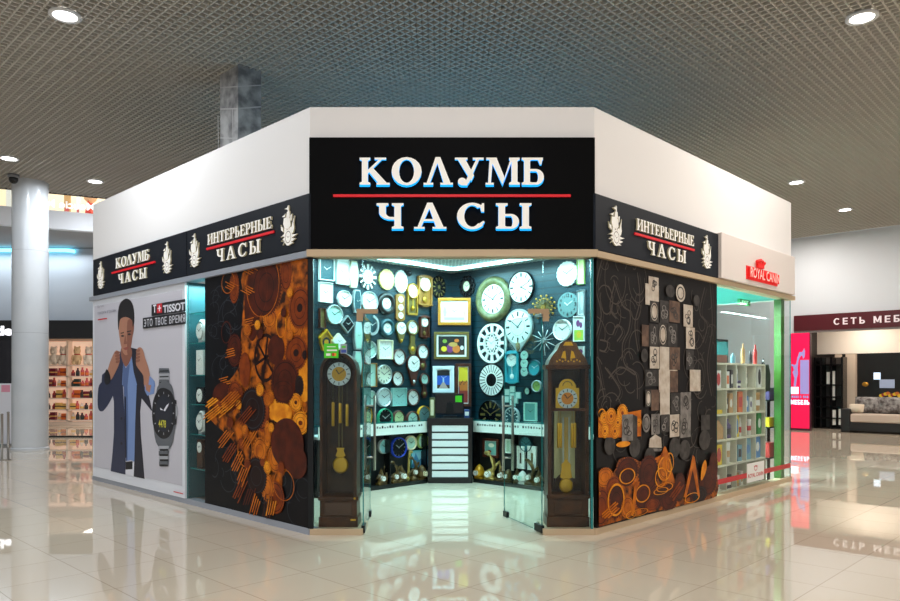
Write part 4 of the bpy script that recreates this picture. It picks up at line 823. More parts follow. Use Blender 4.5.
        o = [(-hx, -hz*.88), (-hx*.6, -hz), (hx*.6, -hz), (hx, -hz*.88), (hx, hz*.88), (hx*.6, hz), (-hx*.6, hz), (-hx, hz*.88)]
        if fm: MB().prism(o, -dep*.6, 0, fm).build('board', t)
        for z in (.6, 0, -.6):
            r = min(hx*.72, hz*.25) if fm else hx; d = MB().ell(0, z*hz, r, r, -dep*.6-.008, -dep*.5, dm).fring(0, z*hz, r*1.08, r*1.08, .88, -dep*.6-.009, acc); marks(d, 0, z*hz, r, r, -dep*.6-.0095, mk); q = d.build('dial', t)
            a = MB().sbar((0, z*hz), (-r*.35, z*hz+r*.3), r*.12, -dep*.6-.014, -dep*.6-.012, INK).sbar((0, z*hz), (r*.5, z*hz+r*.4), r*.09, -dep*.6-.014, -dep*.6-.012, INK).build('hands', q)
    elif kind == 'SKEL':                        # open ring with roman numerals
        f = MB().arcs(0, 0, hx, hz, hx*.9, hz*.9, 0, 2*pi, -.03, 0, fm, None, 40).arcs(0, 0, hx*.58, hz*.58, hx*.5, hz*.5, 0, 2*pi, -.03, 0, fm, None, 36); f.build('rim', t)
        g = MB()
        for i in range(12):
            a = pi/2-i*pi/6
            for da in ((-.1, .0, .1) if i % 3 else (-.12, -.04, .04, .12)): g.sbar((hx*.56*cos(a+da*.7), hz*.56*sin(a+da*.7)), (hx*.92*cos(a+da*.6), hz*.92*sin(a+da*.6)), .013, -.026, -.004, fm)
        g.build('numerals', t)
        d = MB().ell(0, 0, hx*.27, hz*.27, -.03, -.005, dm)
        for i in range(8): a = i*pi/4; d.arcs(hx*.38*cos(a), hz*.38*sin(a), hx*.12, hz*.12, hx*.07, hz*.07, 0, 2*pi, -.025, -.008, dm, None, 12)
        d.build('dial', t); hands(t, 0, 0, hz*.6, -.034, SILVER, *tm)
    elif kind == 'SEG':                         # pale ring of roman numerals about a dark centre
        MB().ell(0, 0, hx, hz, -.02, 0, fm, 40).fring(0, 0, hx*.96, hz*.96, .95, -.0205, acc).build('case', t); d = MB()
        d.fring(0, 0, hx*.92, hz*.92, .42, -.022, dm, n=40)
        for i in range(24): a = i*pi/12; d.bar((hx*.46*cos(a), hz*.46*sin(a)), (hx*.9*cos(a), hz*.9*sin(a)), .012*hz/.25, -.023, fm)
        d.build('dial', t); hands(t, 0, 0, hz*.42, -.028, acc, *tm)
    elif kind == 'NUM':                         # free gold numerals on a dark plate
        d = MB().ell(0, 0, hx, hz, -.015, 0, fm, 36)
        for i in range(12): a = i*pi/6; d.sbar((hx*.55*cos(a), hz*.55*sin(a)), (hx*.85*cos(a), hz*.85*sin(a)), hz*.09, -.024, -.014, acc)
        d.build('plate', t); MB().ell(0, 0, hx*.16, hz*.16, -.022, -.015, acc).build('hub', t); hands(t, 0, 0, hz*.55, -.026, acc, *tm)
    elif kind == 'BOLD':                        # broad pale wedges on a black ring
        d = MB().ell(0, 0, hx, hz, -.02, 0, fm, 40)
        for i in range(12):
            a = i*pi/6; d.sbar((hx*.62*cos(a), hz*.62*sin(a)), (hx*.95*cos(a), hz*.95*sin(a)), hz*(.2 if i % 3 == 0 else .12), -.026, -.019, dm)
        d.build('plate', t); d = MB().ell(0, 0, hx*.55, hz*.55, -.03, -.02, dm); marks(d, 0, 0, hx*.55, hz*.55, -.031, 'tick'); d.build('dial', t); hands(t, 0, 0, hz*.5, -.033, INK, *tm)
    elif kind == 'DIG':                         # smoked glass plate with large figures
        d = MB().ell(0, 0, hx, hz, -.012, 0, dm, 36)
        for i in range(12):
            a = pi/2-(i+1)*pi/6; r = .11*hz*(1.4 if (i+1) % 3 == 0 else 1); sans(d, str(i+1), hx*.74*cos(a)-r*(.6 if i < 9 else 1), hx*.74*cos(a)+r*(.6 if i < 9 else 1), hz*.76*sin(a)-r, hz*.76*sin(a)+r, -.016, -.0165, fm, .03)
        d.build('dial', t); hands(t, 0, 0, hz*.7, -.02, DIAL, *tm)
    elif kind == 'BURST':                       # rods flying out of a hub
        g = MB(); n = wd
        for i in range(int(n)):
            a = 2*pi*i/n+.1; l = 1 if i % 2 else .72; g.tube([(hx*.12*cos(a), -.02, hz*.12*sin(a)), (hx*l*cos(a), -.02, hz*l*sin(a))], .006, fm, 5)
            if acc is not None and mk == 'balls': g.ball((hx*l*cos(a), -.02, hz*l*sin(a)), .016, acc, 8)
        g.build('rays', t); MB().ell(0, 0, hx*.16, hz*.16, -.04, 0, dm).build('hub', t); hands(t, 0, 0, hz*.5, -.045, fm, *tm)
    elif kind == 'TEAR':                        # round dial ending in a point below
        r = hx; zc = hz-r
        o = [(r*cos(a), zc+r*sin(a)) for a in [radians(-38+i*256/28) for i in range(29)]]+[(-r*.34, -hz*.72), (-r*.12, -hz*.97), (r*.12, -hz*.97), (r*.34, -hz*.72)]
        MB().prism(o, -dep*.7, 0, fm).build('case', t); d = MB().ell(0, zc, r*.9, r*.9, -dep*.7-.004, -dep*.6, dm); marks(d, 0, zc, r*.9, r*.9, -dep*.7-.005, mk); d.fring(0, zc, r*.5, r*.5, .94, -dep*.7-.005, TAN); d.build('dial', t); hands(t, 0, zc, r*.9, -dep*.7-.007, hm, *tm)
        MB().latheY(0, -hz*.74, r*.16, r*.26, [(0, -dep-.01), (.8, -dep), (1, -dep*.7)], acc, 14).build('pendant', t)
    elif kind == 'CLU':                         # square photo plates joined round a dial
        for i, (a, b) in enumerate(((-.6, .35), (0, .62), (0, 0), (.62, .1), (0, -.62), (-.62, -.28), (.3, -.35))):
            s = .36*min(hx, hz*.8)*1.0; MB().box(a*hx-s, a*hx+s, -.02-.003*(i % 3), 0, b*hz-s, b*hz+s, fm).box(a*hx-s*.8, a*hx+s*.8, -.022-.003*(i % 3), -.02, b*hz-s*.8, b*hz+s*.8, dm).build('plate', t)
        hands(t, 0, 0, hz*.3, -.034, INK, *tm)
    elif kind == 'HOUSE':                       # little gabled case
        o = [(-hx*.8, -hz*.3), (-hx*.45, -hz), (hx*.45, -hz), (hx*.8, -hz*.3), (hx*.85, hz*.25), (0, hz), (-hx*.85, hz*.25)]
        MB().prism(o, -dep, 0, fm).prism([(-hx, hz*.2), (0, hz), (hx, hz*.2), (hx*.9, hz*.08), (0, hz*.8), (-hx*.9, hz*.08)], -dep-.02, 0, acc).build('case', t)
        d = MB().fring(0, -hz*.2, hx*.62, hx*.62, .55, -dep-.003, INK).fell(0, -hz*.2, hx*.34, hx*.34, -dep-.003, acc); d.build('dial', t); hands(t, 0, -hz*.2, hx*.5, -dep-.005, acc, *tm)
    elif kind == 'MOD':                         # open crescent bodied clock
        f = MB().box(-hx, hx*.2, -dep, 0, -hz, hz, dm); f.build('plate', t); MB().arcs(0, 0, hx, hz, hx*.75, hz*.75, -2.2, 1.4, -dep-.02, -dep, fm).build('crescent', t)
        hands(t, 0, 0, hz*.7, -dep-.01, DIAL, *tm)
    elif kind == 'ORN':                         # openwork iron ring round an oval dial
        f = MB()
        for i in range(10):
            a = i*pi/5; f.arcs(hx*.72*cos(a), hz*.72*sin(a), hx*.26, hz*.26, hx*.16, hz*.16, 0, 2*pi, -.03, 0, fm, None, 14)
        f.arcs(0, 0, hx*.62, hz*.62, hx*.46, hz*.46, 0, 2*pi, -dep, 0, fm); f.build('rim', t)
        d = MB().ell(0, 0, hx*.5, hz*.5, yd, -.002, dm); marks(d, 0, 0, hx*.5, hz*.5, yd-.001, mk); d.build('dial', t); hands(t, 0, 0, hz*.5, yd-.002, hm, *tm)
    return t
C = clock
# ---- left-hand clock wall
C('SQ', WL, 319, 334, 258, 280.5, 'square teal clock with white hands in the topmost row beside the white tall rectangle', DIAL, TEALD, 'none', .1, hm=DIAL)
C('SQ', WL, 336.5, 348.3, 258.5, 284.5, 'tall white rectangular clock in the topmost row, plain face', DIAL, DIAL, 'none', .08)
C('BAR', WL, 349, 357.3, 261, 287.5, 'tall white barrel clock in the topmost row with pale gold edge', CREAM, DIAL, 'tick')
C('BOLD', WL, 359, 376.8, 263.5, 290, 'round black clock with broad white numeral segments in the top row', BLK, DIAL, tm=(10.3, 22), acc=SILVER)
C('SCAL', WL, 379, 394, 269, 290, 'gold sunflower-rimmed round clock with white face', M('sun_gold', (215, 190, 110), .4, .2), DIAL, 'tick', .42)
C('SCAL', WL, 394.7, 407.2, 270, 293, 'white plate-like oval clock with ornamented rim', DIAL, PAPER, 'tick', .45)
C('HANG', WL, 407, 418.5, 283, 315, 'gold pendulum clock with round white head and open frame below', GOLD, DIAL, 'tick', acc=DGOLD)
C('CASE', WL, 418, 431.5, 275, 307, 'honey wood case clock with arched top near the corner, top row', WOODL, DIAL, 'tick')
C('NUM', WL, 432.3, 446.3, 275.5, 298.5, 'dark round clock with loose gold numerals above the gold framed picture', BLK, BLK, tm=(7, 25), acc=DGOLD)
C('SQ', WL, 319, 332, 282.5, 302.5, 'square white clock just under the square teal clock', DIAL, DIAL, 'tick', .06)
C('R', WL, 337.6, 351, 290.5, 306.8, 'round white clock hung on angular wire brackets', PAPER, DIAL, 'tick', .06)
C('BAR', WL, 352.8, 360.3, 290, 313, 'narrow boat-shaped clock with dark glass middle', SILVER, TEALD, 'none', hm=DIAL)
C('R', WL, 361.5, 377.2, 291, 312.6, 'plain large round white clock left of the dark brown porthole clock', SILVER, DIAL, 'tick', .07)
C('R', WL, 378.4, 394.8, 292, 315, 'round clock with wide dark frame and small white centre', M('porthole', (28, 22, 20), .35), DIAL, 'tick', .5, dep=.06)
C('TRI', WL, 396, 404.7, 294, 320.7, 'honey wood board clock with three small white dials', WOODL, DIAL, 'tick')
C('R', WL, 326.5, 342.3, 304.5, 324.5, 'round white clock with mint inner ring above the diamond clocks', SILVER, MINT, 'tick', .12)
C('SQ', WL, 319.2, 325, 308, 328, 'narrow brown rectangular clock beside the glass edge', WOOD, DGOLD, 'none', .2)
C('DI', WL, 340, 353.5, 315, 333.5, 'black diamond-shaped clock with silver border', SILVER, BLK, 'tick', .18, hm=DIAL)
C('DI', WL, 331, 345.3, 333, 350, 'white diamond-shaped clock with pale edge', CREAM, DIAL, 'tick', .14)
C('HOUSE', WL, 318.8, 331.5, 329, 351, 'small yellow gabled clock with black numeral ring', YEL, INK, acc=YEL)
C('BAR', WL, 353.5, 361.7, 322, 349.5, 'tall mint barrel clock, upper of the two stacked ones', SILVER, MINT, 'tick')
C('BAR', WL, 353, 361, 351, 375, 'tall mint barrel clock, lower of the two stacked ones', SILVER, MINT, 'tick')
C('MOD', WL, 364, 377.3, 315, 335.5, 'teal glass clock with bright silver crescent', SILVER, TEALD)
C('R', WL, 380, 394.8, 319, 337, 'ornate dark teal clock with small white dial', TEALD, DIAL, 'tick', .46)
C('TEAR', WL, 396, 406, 321.5, 343.5, 'drop-shaped antique gold clock with small white dial', DGOLD, DIAL, 'tick', acc=BRASS)
C('DROP', WL, 407, 418.2, 320, 354.5, 'round white clock with long violin-shaped pendulum below', DGOLD, DIAL, 'tick', acc=BRASS)
C('CASE', WL, 419.7, 428.7, 315.5, 338.5, 'small red wood case clock under the honey wood case clock', WOOD, DIAL, 'tick', acc=DGOLD)
C('R', WL, 362, 376.3, 340.5, 358.8, 'round mint-white clock under the teal crescent clock', SILVER, MINT, 'tick', .12)
C('SQ', WL, 378, 392.3, 340, 359.3, 'square white clock with pale gold bands top and bottom', CREAM, DIAL, 'tick', .1)
C('R', WL, 393.4, 404.8, 348, 366.3, 'round red wood clock beside the square clock with gold bands', WOOD, DIAL, 'tick', .14)
C('DROP', WL, 417, 428.7, 344, 370, 'octagonal red wood clock with small pendulum drop', WOOD, DIAL, 'tick', acc=DGOLD)
C('TEAR', WL, 407, 419.8, 355, 386, 'long dark wood oval clock with pendulum window', WOOD, DIAL, 'tick', acc=SILVER)
C('SQ', WL, 362, 376.3, 363, 387, 'upright rectangular clock in thin wooden frame with mint glass', WOODL, MINT, 'none', .1)
C('R', WL, 377, 390.8, 364, 384.8, 'cream clock shaped like a pocket watch with ring on top', SILVER, M('dial_ivory', (226, 226, 205), .4), 'roman', .08)
C('R', WL, 392, 403, 371, 386.6, 'round brown wood clock right of the pocket-watch clock', WOODD, DIAL, 'tick', .14)
C('DROP', WL, 420, 428.8, 373, 398, 'smallest round clock near the corner with thin wooden drop', WOOD, MINT, 'tick', acc=DGOLD)
C('R', WL, 377.4, 390.8, 386.5, 408.2, 'big pale round clock behind the left door handle', SILVER, M('dial_pale', (205, 220, 218), .4), 'tick', .18)
C('SQ', WL, 391.5, 406, 388, 406, 'square frameless mint clock above the display counter', M('mint_plate', (150, 196, 190), .4), M('mint_plate2', (150, 196, 190), .4), 'tick', .05)
C('R', WL, 407, 419, 389, 406.2, 'round wood clock with silver numeral ring above the counter', WOOD, DIAL, 'tick', .16)
C('SQ', WL, 362, 367.5, 389, 406, 'narrow dark rectangular clock left of the door handle', BLK, TEALD, 'none', .15, hm=DIAL)
C('R', WL, 368, 375.5, 390.5, 406.5, 'narrow-looking mint round clock between the door handle rods', SILVER, MINT, 'tick', .1)
# standing on the counter (left)
C('R', WL, 378, 392, 408, 428, 'green-rimmed round clock standing behind the white display counter', GREENR, BLK, 'tick', .12, yo=CYO, hm=SILVER, nm='table_clock', grp='clocks standing on the display counters')
C('R', WL, 393.3, 404.2, 410, 426, 'wooden arched table clock beside the green-rimmed clock', WOOD, M('dial_lime', (190, 205, 150), .4), 'tick', .16, yo=CYO, nm='table_clock', grp='clocks standing on the display counters')
C('R', WL, 406.8, 418.2, 411, 427, 'wooden arched table clock beside the yellow-rimmed clock', WOOD, MINT, 'tick', .16, yo=CYO, nm='table_clock', grp='clocks standing on the display counters')
C('R', WL, 418.3, 429.5, 404.8, 424, 'yellow-rimmed round clock standing at the end of the counter', YEL, M('dial_blueish', (130, 175, 185), .4), 'tick', .1, yo=CYO, nm='table_clock', grp='clocks standing on the display counters')
C('R', WL, 365.5, 371.5, 407, 424, 'amber-rimmed round clock on the counter next to the glass door edge', YEL, MINT, 'tick', .12, yo=CYO, nm='table_clock', grp='clocks standing on the display counters')
# ---- right-hand clock wall
C('ORN', WR, 459, 475, 275, 297.5, 'small openwork black iron clock with cream oval dial', BLK, CREAM, 'tick')
C('R', WR, 476.3, 510, 275.8, 322.5, 'largest round clock, wide olive gold frame and white roman dial', OLIVE, DIAL, 'roman', .36, dep=.07, tm=(1.6, 50))
C('R', WR, 510, 532.5, 269, 305.3, 'white oval clock with thin black rim high beside the olive gold clock', BLK, M('dial_linen', (232, 230, 215), .4), 'roman', .07, tm=(3.9, 11))
C('TEAR', WR, 504.6, 532.7, 309, 352, 'large white clock with roman numerals and pointed gold pendant', SILVER, DIAL, 'roman', acc=DGOLD, tm=(1.4, 51))
C('SKEL', WR, 477.4, 506.5, 323.4, 363.3, 'white open skeleton clock with roman numerals', DIAL, DIAL)
C('SEG', WR, 478.4, 504.2, 363.2, 396.8, 'white roman ring clock with black centre under the skeleton clock', BLK, DIAL, tm=(0, 30), acc=BLK)
C('CASE', WR, 506, 518.2, 350.5, 384, 'bright turquoise arched case clock', TEAL, DIAL, 'tick', acc=DIAL)
C('TRI', WR, 521.3, 528.2, 350, 377, 'three little round clocks hung in a vertical row', None, MINT, 'none', acc=SILVER)
C('BURST', WR, 532, 555, 295.5, 319, 'gold starburst clock with ball-tipped rays under the bronze fitting', DGOLD, GOLD, 'balls', 26, acc=GOLD)
C('BURST', WR, 530.5, 557, 325, 355.5, 'silver starburst clock of thin needle rays', SILVER, SILVER, 'none', 12)
C('R', WR, 527.3, 541.3, 360.5, 375.3, 'round dark teal clock with pale wedge beside the three little clocks', TEALD, TEAL, 'none', .12, hm=DIAL)
C('R', WR, 532.3, 541.3, 379.8, 392.3, 'small round lime-tinted clock next to the glass door edge', SILVER, LGREEN, 'none', .15)
C('R', WR, 524.3, 530.3, 387, 395.3, 'smallest round cream clock above the mint glass table clock', BLK, MINT, 'none', .2)
C('SCAL', WR, 557, 577.6, 261, 286.3, 'scalloped all-white round clock high beside the narrow yellow picture', DIAL, DIAL, 'none', .1)
C('DIG', WR, 557, 577.6, 292.3, 317.3, 'smoked glass round clock with large dark figures', INK, M('smoked_plate', (110, 140, 140), .25), tm=(10.15, 10))
C('R', WR, 553.6, 571.2, 319.3, 340.3, 'plain round white clock just above the bell-topped longcase clock', DIAL, DIAL, 'tick', .06)
C('CLU', WR, 503.3, 521.2, 385, 407.5, 'clock made of joined square photo plates behind the right door handle', M('plate_edge', (150, 195, 185), .4), M('plate_pic', (205, 225, 215), .4), nm='wall_clock')
C('R', WR, 478.3, 503, 401, 431, 'large black clock with thin gold rays standing behind the counter', BLK, BLK, 'long', .04, yo=CYO, hm=DGOLD, nm='table_clock', grp='clocks standing on the display counters')
C('R', WR, 504.6, 519.2, 407, 426, 'glass-rimmed round table clock behind the right door handle', SILVER, TEALD, 'roman', .12, yo=CYO, hm=DIAL, nm='table_clock', grp='clocks standing on the display counters')
C('SQ', WR, 524.5, 536.5, 402.5, 421, 'square mint glass table clock standing at the end of the right counter', MINT, M('mint_glass', (110, 165, 160), .2), 'none', .12, yo=CYO, nm='table_clock', grp='clocks standing on the display counters')
# gold numerals of the black clock
def picture(fr, u0, u1, v0, v1, lab, fm, wd, art, yo=0, nm='framed_picture', grp=None, mount=None):
    cx, cz, hx, hz = wallbox(fr, u0, u1, v0, v1, yo); t = thing(nm, lab, 'picture', fr.pt(cx, yo-.001, cz), fr.th, grp); b = wd
    f = MB().box(-hx, hx, -.035, 0, hz-b, hz, fm).box(-hx, hx, -.035, 0, -hz, -hz+b, fm).box(-hx, -hx+b, -.035, 0, -hz+b, hz-b, fm).box(hx-b, hx, -.035, 0, -hz+b, hz-b, fm); f.build('frame', t, .004)
    m = MB(); hx -= b; hz -= b; m.box(-hx, hx, -.018, 0, -hz, hz, mount or PAPER)
    for i, e in enumerate(art):
        y = -.0185-.0006*i
        if e[0] == 'r': m.flat([(e[1]*hx, e[3]*hz), (e[2]*hx, e[3]*hz), (e[2]*hx, e[4]*hz), (e[1]*hx, e[4]*hz)], y, e[5])
        elif e[0] == 'e': m.fell(e[1]*hx, e[2]*hz, e[3]*hx, e[4]*hz, y, e[5], 18)
        else: m.flat([(a*hx, b_*hz) for a, b_ in e[1]], y, e[2])
    m.build('print', t); return t, hx, hz
AG = M('art_green', (120, 150, 60)); AP = M('art_purple', (120, 50, 110)); AYL = M('art_yellow', (225, 190, 40)); AB = M('art_brown', (70, 45, 30)); AO = M('art_orange', (205, 110, 40)); ABL = M('art_blue', (40, 90, 190)); ARD = M('art_red', (150, 50, 40)); APK = M('art_pinkpath', (190, 160, 150)); ACR = M('art_cream', (222, 224, 200)); ADK = M('art_dark', (30, 26, 28))
FRG = 'pictures beside the scalloped white clock'
picture(WR, 578, 585.6, 258, 284.5, 'narrow yellow-green picture beside the scalloped white clock', LGREEN, .012, [('r', -.8, .8, -.9, .9, M('art_lemon', (205, 215, 130))), ('e', .1, -.2, .5, .3, APK)], grp=FRG)
picture(WR, 578, 585.6, 290, 316, 'narrow grey picture beside the smoked glass clock', GREY, .012, [('r', -.8, .8, -.9, .9, M('art_grey', (150, 160, 160))), ('e', .3, 0, .5, .6, M('art_grey2', (180, 185, 180)))], grp=FRG)
picture(WR, 574.3, 585.3, 316, 341.5, 'white and lime picture with purple flowers', PAPER, .012, [('r', -1, 1, -1, -.1, M('art_lime', (170, 200, 70))), ('e', -.2, .45, .4, .3, AP), ('e', .4, .3, .3, .25, AP), ('e', 0, -.5, .5, .3, AYL)], grp=FRG)
picture(WR, 577, 585.3, 346.5, 366, 'small white picture with purple top behind the bell-topped clock', PAPER, .012, [('e', 0, .5, .7, .3, AP), ('r', -.6, .6, -.8, -.2, M('art_mist', (180, 200, 190)))], grp=FRG)

# ---- middle display board with four pictures
t = MB().box(PAN.hit(431.5, 350)[0], PAN.hit(471.3, 350)[0], .0, .05, .0, 2.72, slatwall('blue_slat_board', (16, 34, 50), (9, 18, 28), .12)).build('display_board'); onframe(t, PAN); tag(t, 'narrow dark blue board with four pictures behind the drawer cabinet', 'board')
PG = 'pictures on the narrow blue board'
t, hx, hz = picture(PAN, 438, 470.6, 298, 325.2, 'gold framed cream picture clock, topmost on the blue board', M('frame_gold', (186, 120, 34), .4, .1), .045, [('r', -.94, .94, -.92, .92, ACR), ('e', -.1, .55, .5, .18, M('art_wheat', (205, 200, 140))), ('r', -.75, .75, -.8, -.55, M('art_sage', (175, 195, 170))), ('e', -.7, 0, .12, .5, MATS['art_sage']), ('e', .75, -.1, .1, .4, MATS['art_wheat'])], grp=PG, nm='picture_clock')
hands(t, 0, 0, hz*.5, -.026, INK)
picture(PAN, 434, 469, 332, 359.3, 'olive framed still life of fruit on dark ground', DGOLD, .04, [('r', -.88, .88, -.84, .84, ADK), ('r', -.88, .88, -.84, -.3, AB), ('e', -.1, -.25, .24, .4, AP), ('e', .32, -.3, .26, .36, AO), ('e', -.5, -.3, .2, .24, AYL), ('e', .1, .1, .3, .2, M('art_straw', (190, 150, 80))), ('e', -.45, .4, .15, .18, AG), ('e', .35, .45, .16, .16, AO), ('e', .7, -.2, .12, .2, M('art_white', (220, 220, 220)))], grp=PG)
t, hx, hz = picture(PAN, 432.6, 454.2, 366, 392.6, 'white framed picture clock of blue sky over a pale path', M('frame_white', (226, 230, 236), .4), .045, [('r', -.8, .8, -.88, .88, ABL), ('r', -.8, .8, .35, .88, ADK), ('p', [(-.14, -.3), (.14, -.3), (.6, -.88), (-.6, -.88)], APK), ('r', -.1, .1, -.3, .1, M('art_mist2', (170, 200, 225))), ('p', [(-.8, -.55), (-.3, -.5), (-.6, -.88), (-.8, -.88)], AB), ('p', [(.8, -.55), (.3, -.5), (.6, -.88), (.8, -.88)], AB)], grp=PG, nm='picture_clock')
hands(t, 0, .02, hz*.45, -.027, DIAL)
picture(PAN, 455.3, 471.2, 363.5, 406.5, 'tall brown framed picture fading from yellow to red with dark birds', WOOD, .045, [('r', -.9, .9, -.95, -.3, ARD), ('r', -.9, .9, -.3, .2, AO), ('r', -.9, .9, .2, .95, AYL)]+[('e', -.6+.24*i, .05+.08*((i*7) % 3), .1, .035, ADK) for i in range(6)]+[('r', -.9, -.75, -.95, -.1, AP)], grp=PG)
# ---- drawer cabinet with till
t = thing('drawer_cabinet', 'black cabinet with seven white drawer fronts under the till screen', 'cabinet', (0, 10.5, 0))
Q = lambda u: (u-450)/F*10.5
ZQ = lambda v: EYE+(HZ-v)/F*10.5
MB().box(Q(428), Q(472.4), .02, .5, 0, ZQ(423.6), BLK).box(Q(427.3), Q(473), -.02, .52, ZQ(423.6), ZQ(418), BLK).build('body', t, .004)
DW = M('drawer_white', (236, 238, 240), .35)
for i in range(7):
    v0 = 425.6+i*7.6; d = MB().box(Q(432), Q(468), 0, .4, ZQ(v0+6.2), ZQ(v0), DW).build('drawer', t, .003)
    MB().box(Q(432), Q(468), -.008, 0, ZQ(v0+6.2), ZQ(v0+5.7), GREY).build('drawer_lip', d)
t = thing('till_monitor', 'black till monitor seen from behind with green sticker', 'monitor', (0, 10.72, ZQ(418)))
q = lambda v: (HZ-v)/F*10.72-(HZ-418)/F*10.72
x = lambda u: (u-450)/F*10.72
MB().box(x(435), x(463.8), .02, .06, q(414.5), q(394.3), BLK).build('screen', t, .006); MB().prism([(x(445.5), q(415)), (x(454), q(415)), (x(452.5), q(403)), (x(447), q(403))], -.0, .02, DARKM).build('stand', t); MB().box(x(443), x(457), -.06, .09, 0.001, .02, DARKM).build('foot', t)
MB().box(x(455.3), x(462), .016, .02, q(403), q(396.5), STG).build('sticker', t)['label'] = 'bright green sticker'
o = MB().box(Q(429.2), Q(434.6), .15, .3, ZQ(418)+.001, ZQ(398), OLIVE).box(Q(430.3), Q(433.5), .145, .15, ZQ(416), ZQ(400), CREAM).build('gift_case'); o.location = (0, 10.5, 0); tag(o, 'narrow cream and gold case standing left of the till monitor', 'box')
o = MB().box(Q(464.6), Q(469.6), .1, .24, ZQ(418)+.001, ZQ(410), M('card_blue', (40, 70, 130))).box(Q(465), Q(469), .098, .1, ZQ(416), ZQ(412), PAPER).build('card_stand'); o.location = (0, 10.5, 0); tag(o, 'small blue card stand right of the till monitor', 'stand')
# ---- display counters along both clock walls
def counter(fr, x0, x1, lab, sg):
    t = thing('display_counter', lab, 'counter', fr.pt(0, 0, 0), fr.th)
    W = M('case_white', (232, 240, 236), .3)
    m = MB().box(x0, x1, -.45, -.01, .74, .76, W).box(x0, x1, -.45, -.44, .76, .9, W); m.box(x0, x1, -.44, -.01, .76, .77, W); m.build('case', t)
    pane(MB(), x0, x1, -.455, -.29, .905, .915, GLT, GE, True).build('glass_top', t)
    s = MB(); n = int((x1-x0)/.05)
    for i in range(n):
        xx = x0+.08+(x1-x0-.16)*i/n
        if i % 9 == 8: continue
        s.box(xx, xx+.025, -.454, -.45, .835, .85+random.uniform(0, .02), GREY if i % 3 else DARKM)
    o = s.build('watch_row', t); o['kind'] = 'stuff'
    MB().box(x0, x1, -.311, -.02, 0, .74, M('recess_black', (14, 18, 20), .4)).box(x0, x1, -.45, -.311, 0, .05, M('plinth_black', (20, 22, 24), .4)).build('back_panel', t)
    for xx in (x0, x1)+((fr.hit(389.5, 460, -.42)[0],) if sg > 0 else (fr.hit(513, 460, -.42)[0],)): MB().box(xx-.012, xx+.008, -.44, -.312, .05, .74, BLK).build('divider', t)
    return t
counter(WL, -2.9, WL.hit(427.2, 425, -.45)[0], 'white glass-topped display counter under the left row of clocks', 1)
counter(WR, WR.hit(473.2, 425, -.45)[0], 2.9, 'white glass-topped display counter behind the right door leaf', -1)
UG = 'clocks and pictures under the counters'
C('R', WL, 379, 389, 438.5, 454.3, 'round teal-white clock below the left counter', SILVER, M('dial_teal', (130, 190, 195), .4), 'tick', .1, yo=-.312, grp=UG)
C('R', WL, 391.7, 405.8, 436.6, 458.4, 'vivid blue-rimmed round clock below the left counter', BLUE, BLK, 'tick', .1, yo=-.312, hm=SILVER, grp=UG)
C('R', WL, 405.6, 416.3, 435.3, 450.5, 'cream-rimmed round clock below the left counter', CREAM, MINT, 'tick', .24, yo=-.312, grp=UG)
C('R', WL, 417, 428, 433.7, 448.3, 'lime-rimmed round clock below the left counter beside the drawers', LGREEN, MINT, 'tick', .16, yo=-.312, grp=UG)
picture(WL, 410, 427.5, 450, 467, 'pale blue mountain picture behind the gold figurines', TEAL, .01, [('r', -1, 1, -1, 1, M('art_sky', (130, 190, 210))), ('p', [(-1, -1), (-.5, .8), (-.1, -.2), (.3, .2), (1, -1)], M('art_peak', (60, 120, 160)))], yo=-.312)
picture(WR, 484, 499.3, 438.5, 457.3, 'brown framed small landscape below the right counter', WOOD, .035, [('r', -.95, .95, -.95, .95, M('art_sea', (110, 170, 160))), ('e', -.2, -.5, .3, .2, ARD), ('e', .1, .4, .5, .3, ACR)], yo=-.312)
picture(WR, 506.5, 512, 439, 453, 'narrow white patterned picture below the right counter', PAPER, .01, [('r', -.9, .9, -.9, .9, MATS['art_sage'])], yo=-.312)
picture(WR, 517, 525.8, 446, 468.5, 'tall white framed case with dark slot, beside the narrow patterned picture', PAPER, .05, [('r', -.5, .6, -.8, .6, AB)], yo=-.312, mount=PAPER)
picture(WR, 528.8, 537.4, 446, 470, 'tall white framed case with tan slot next to the glass door edge', PAPER, .05, [('r', -.8, .5, -.8, .6, DGOLD)], yo=-.312, mount=PAPER)
C('R', WR, 519.5, 533, 437.5, 451, 'teal dial hung under the right counter behind the two tall white cases', TEALD, M('dial_deepteal', (60, 120, 130), .4), 'roman', .1, yo=-.312, grp=UG)
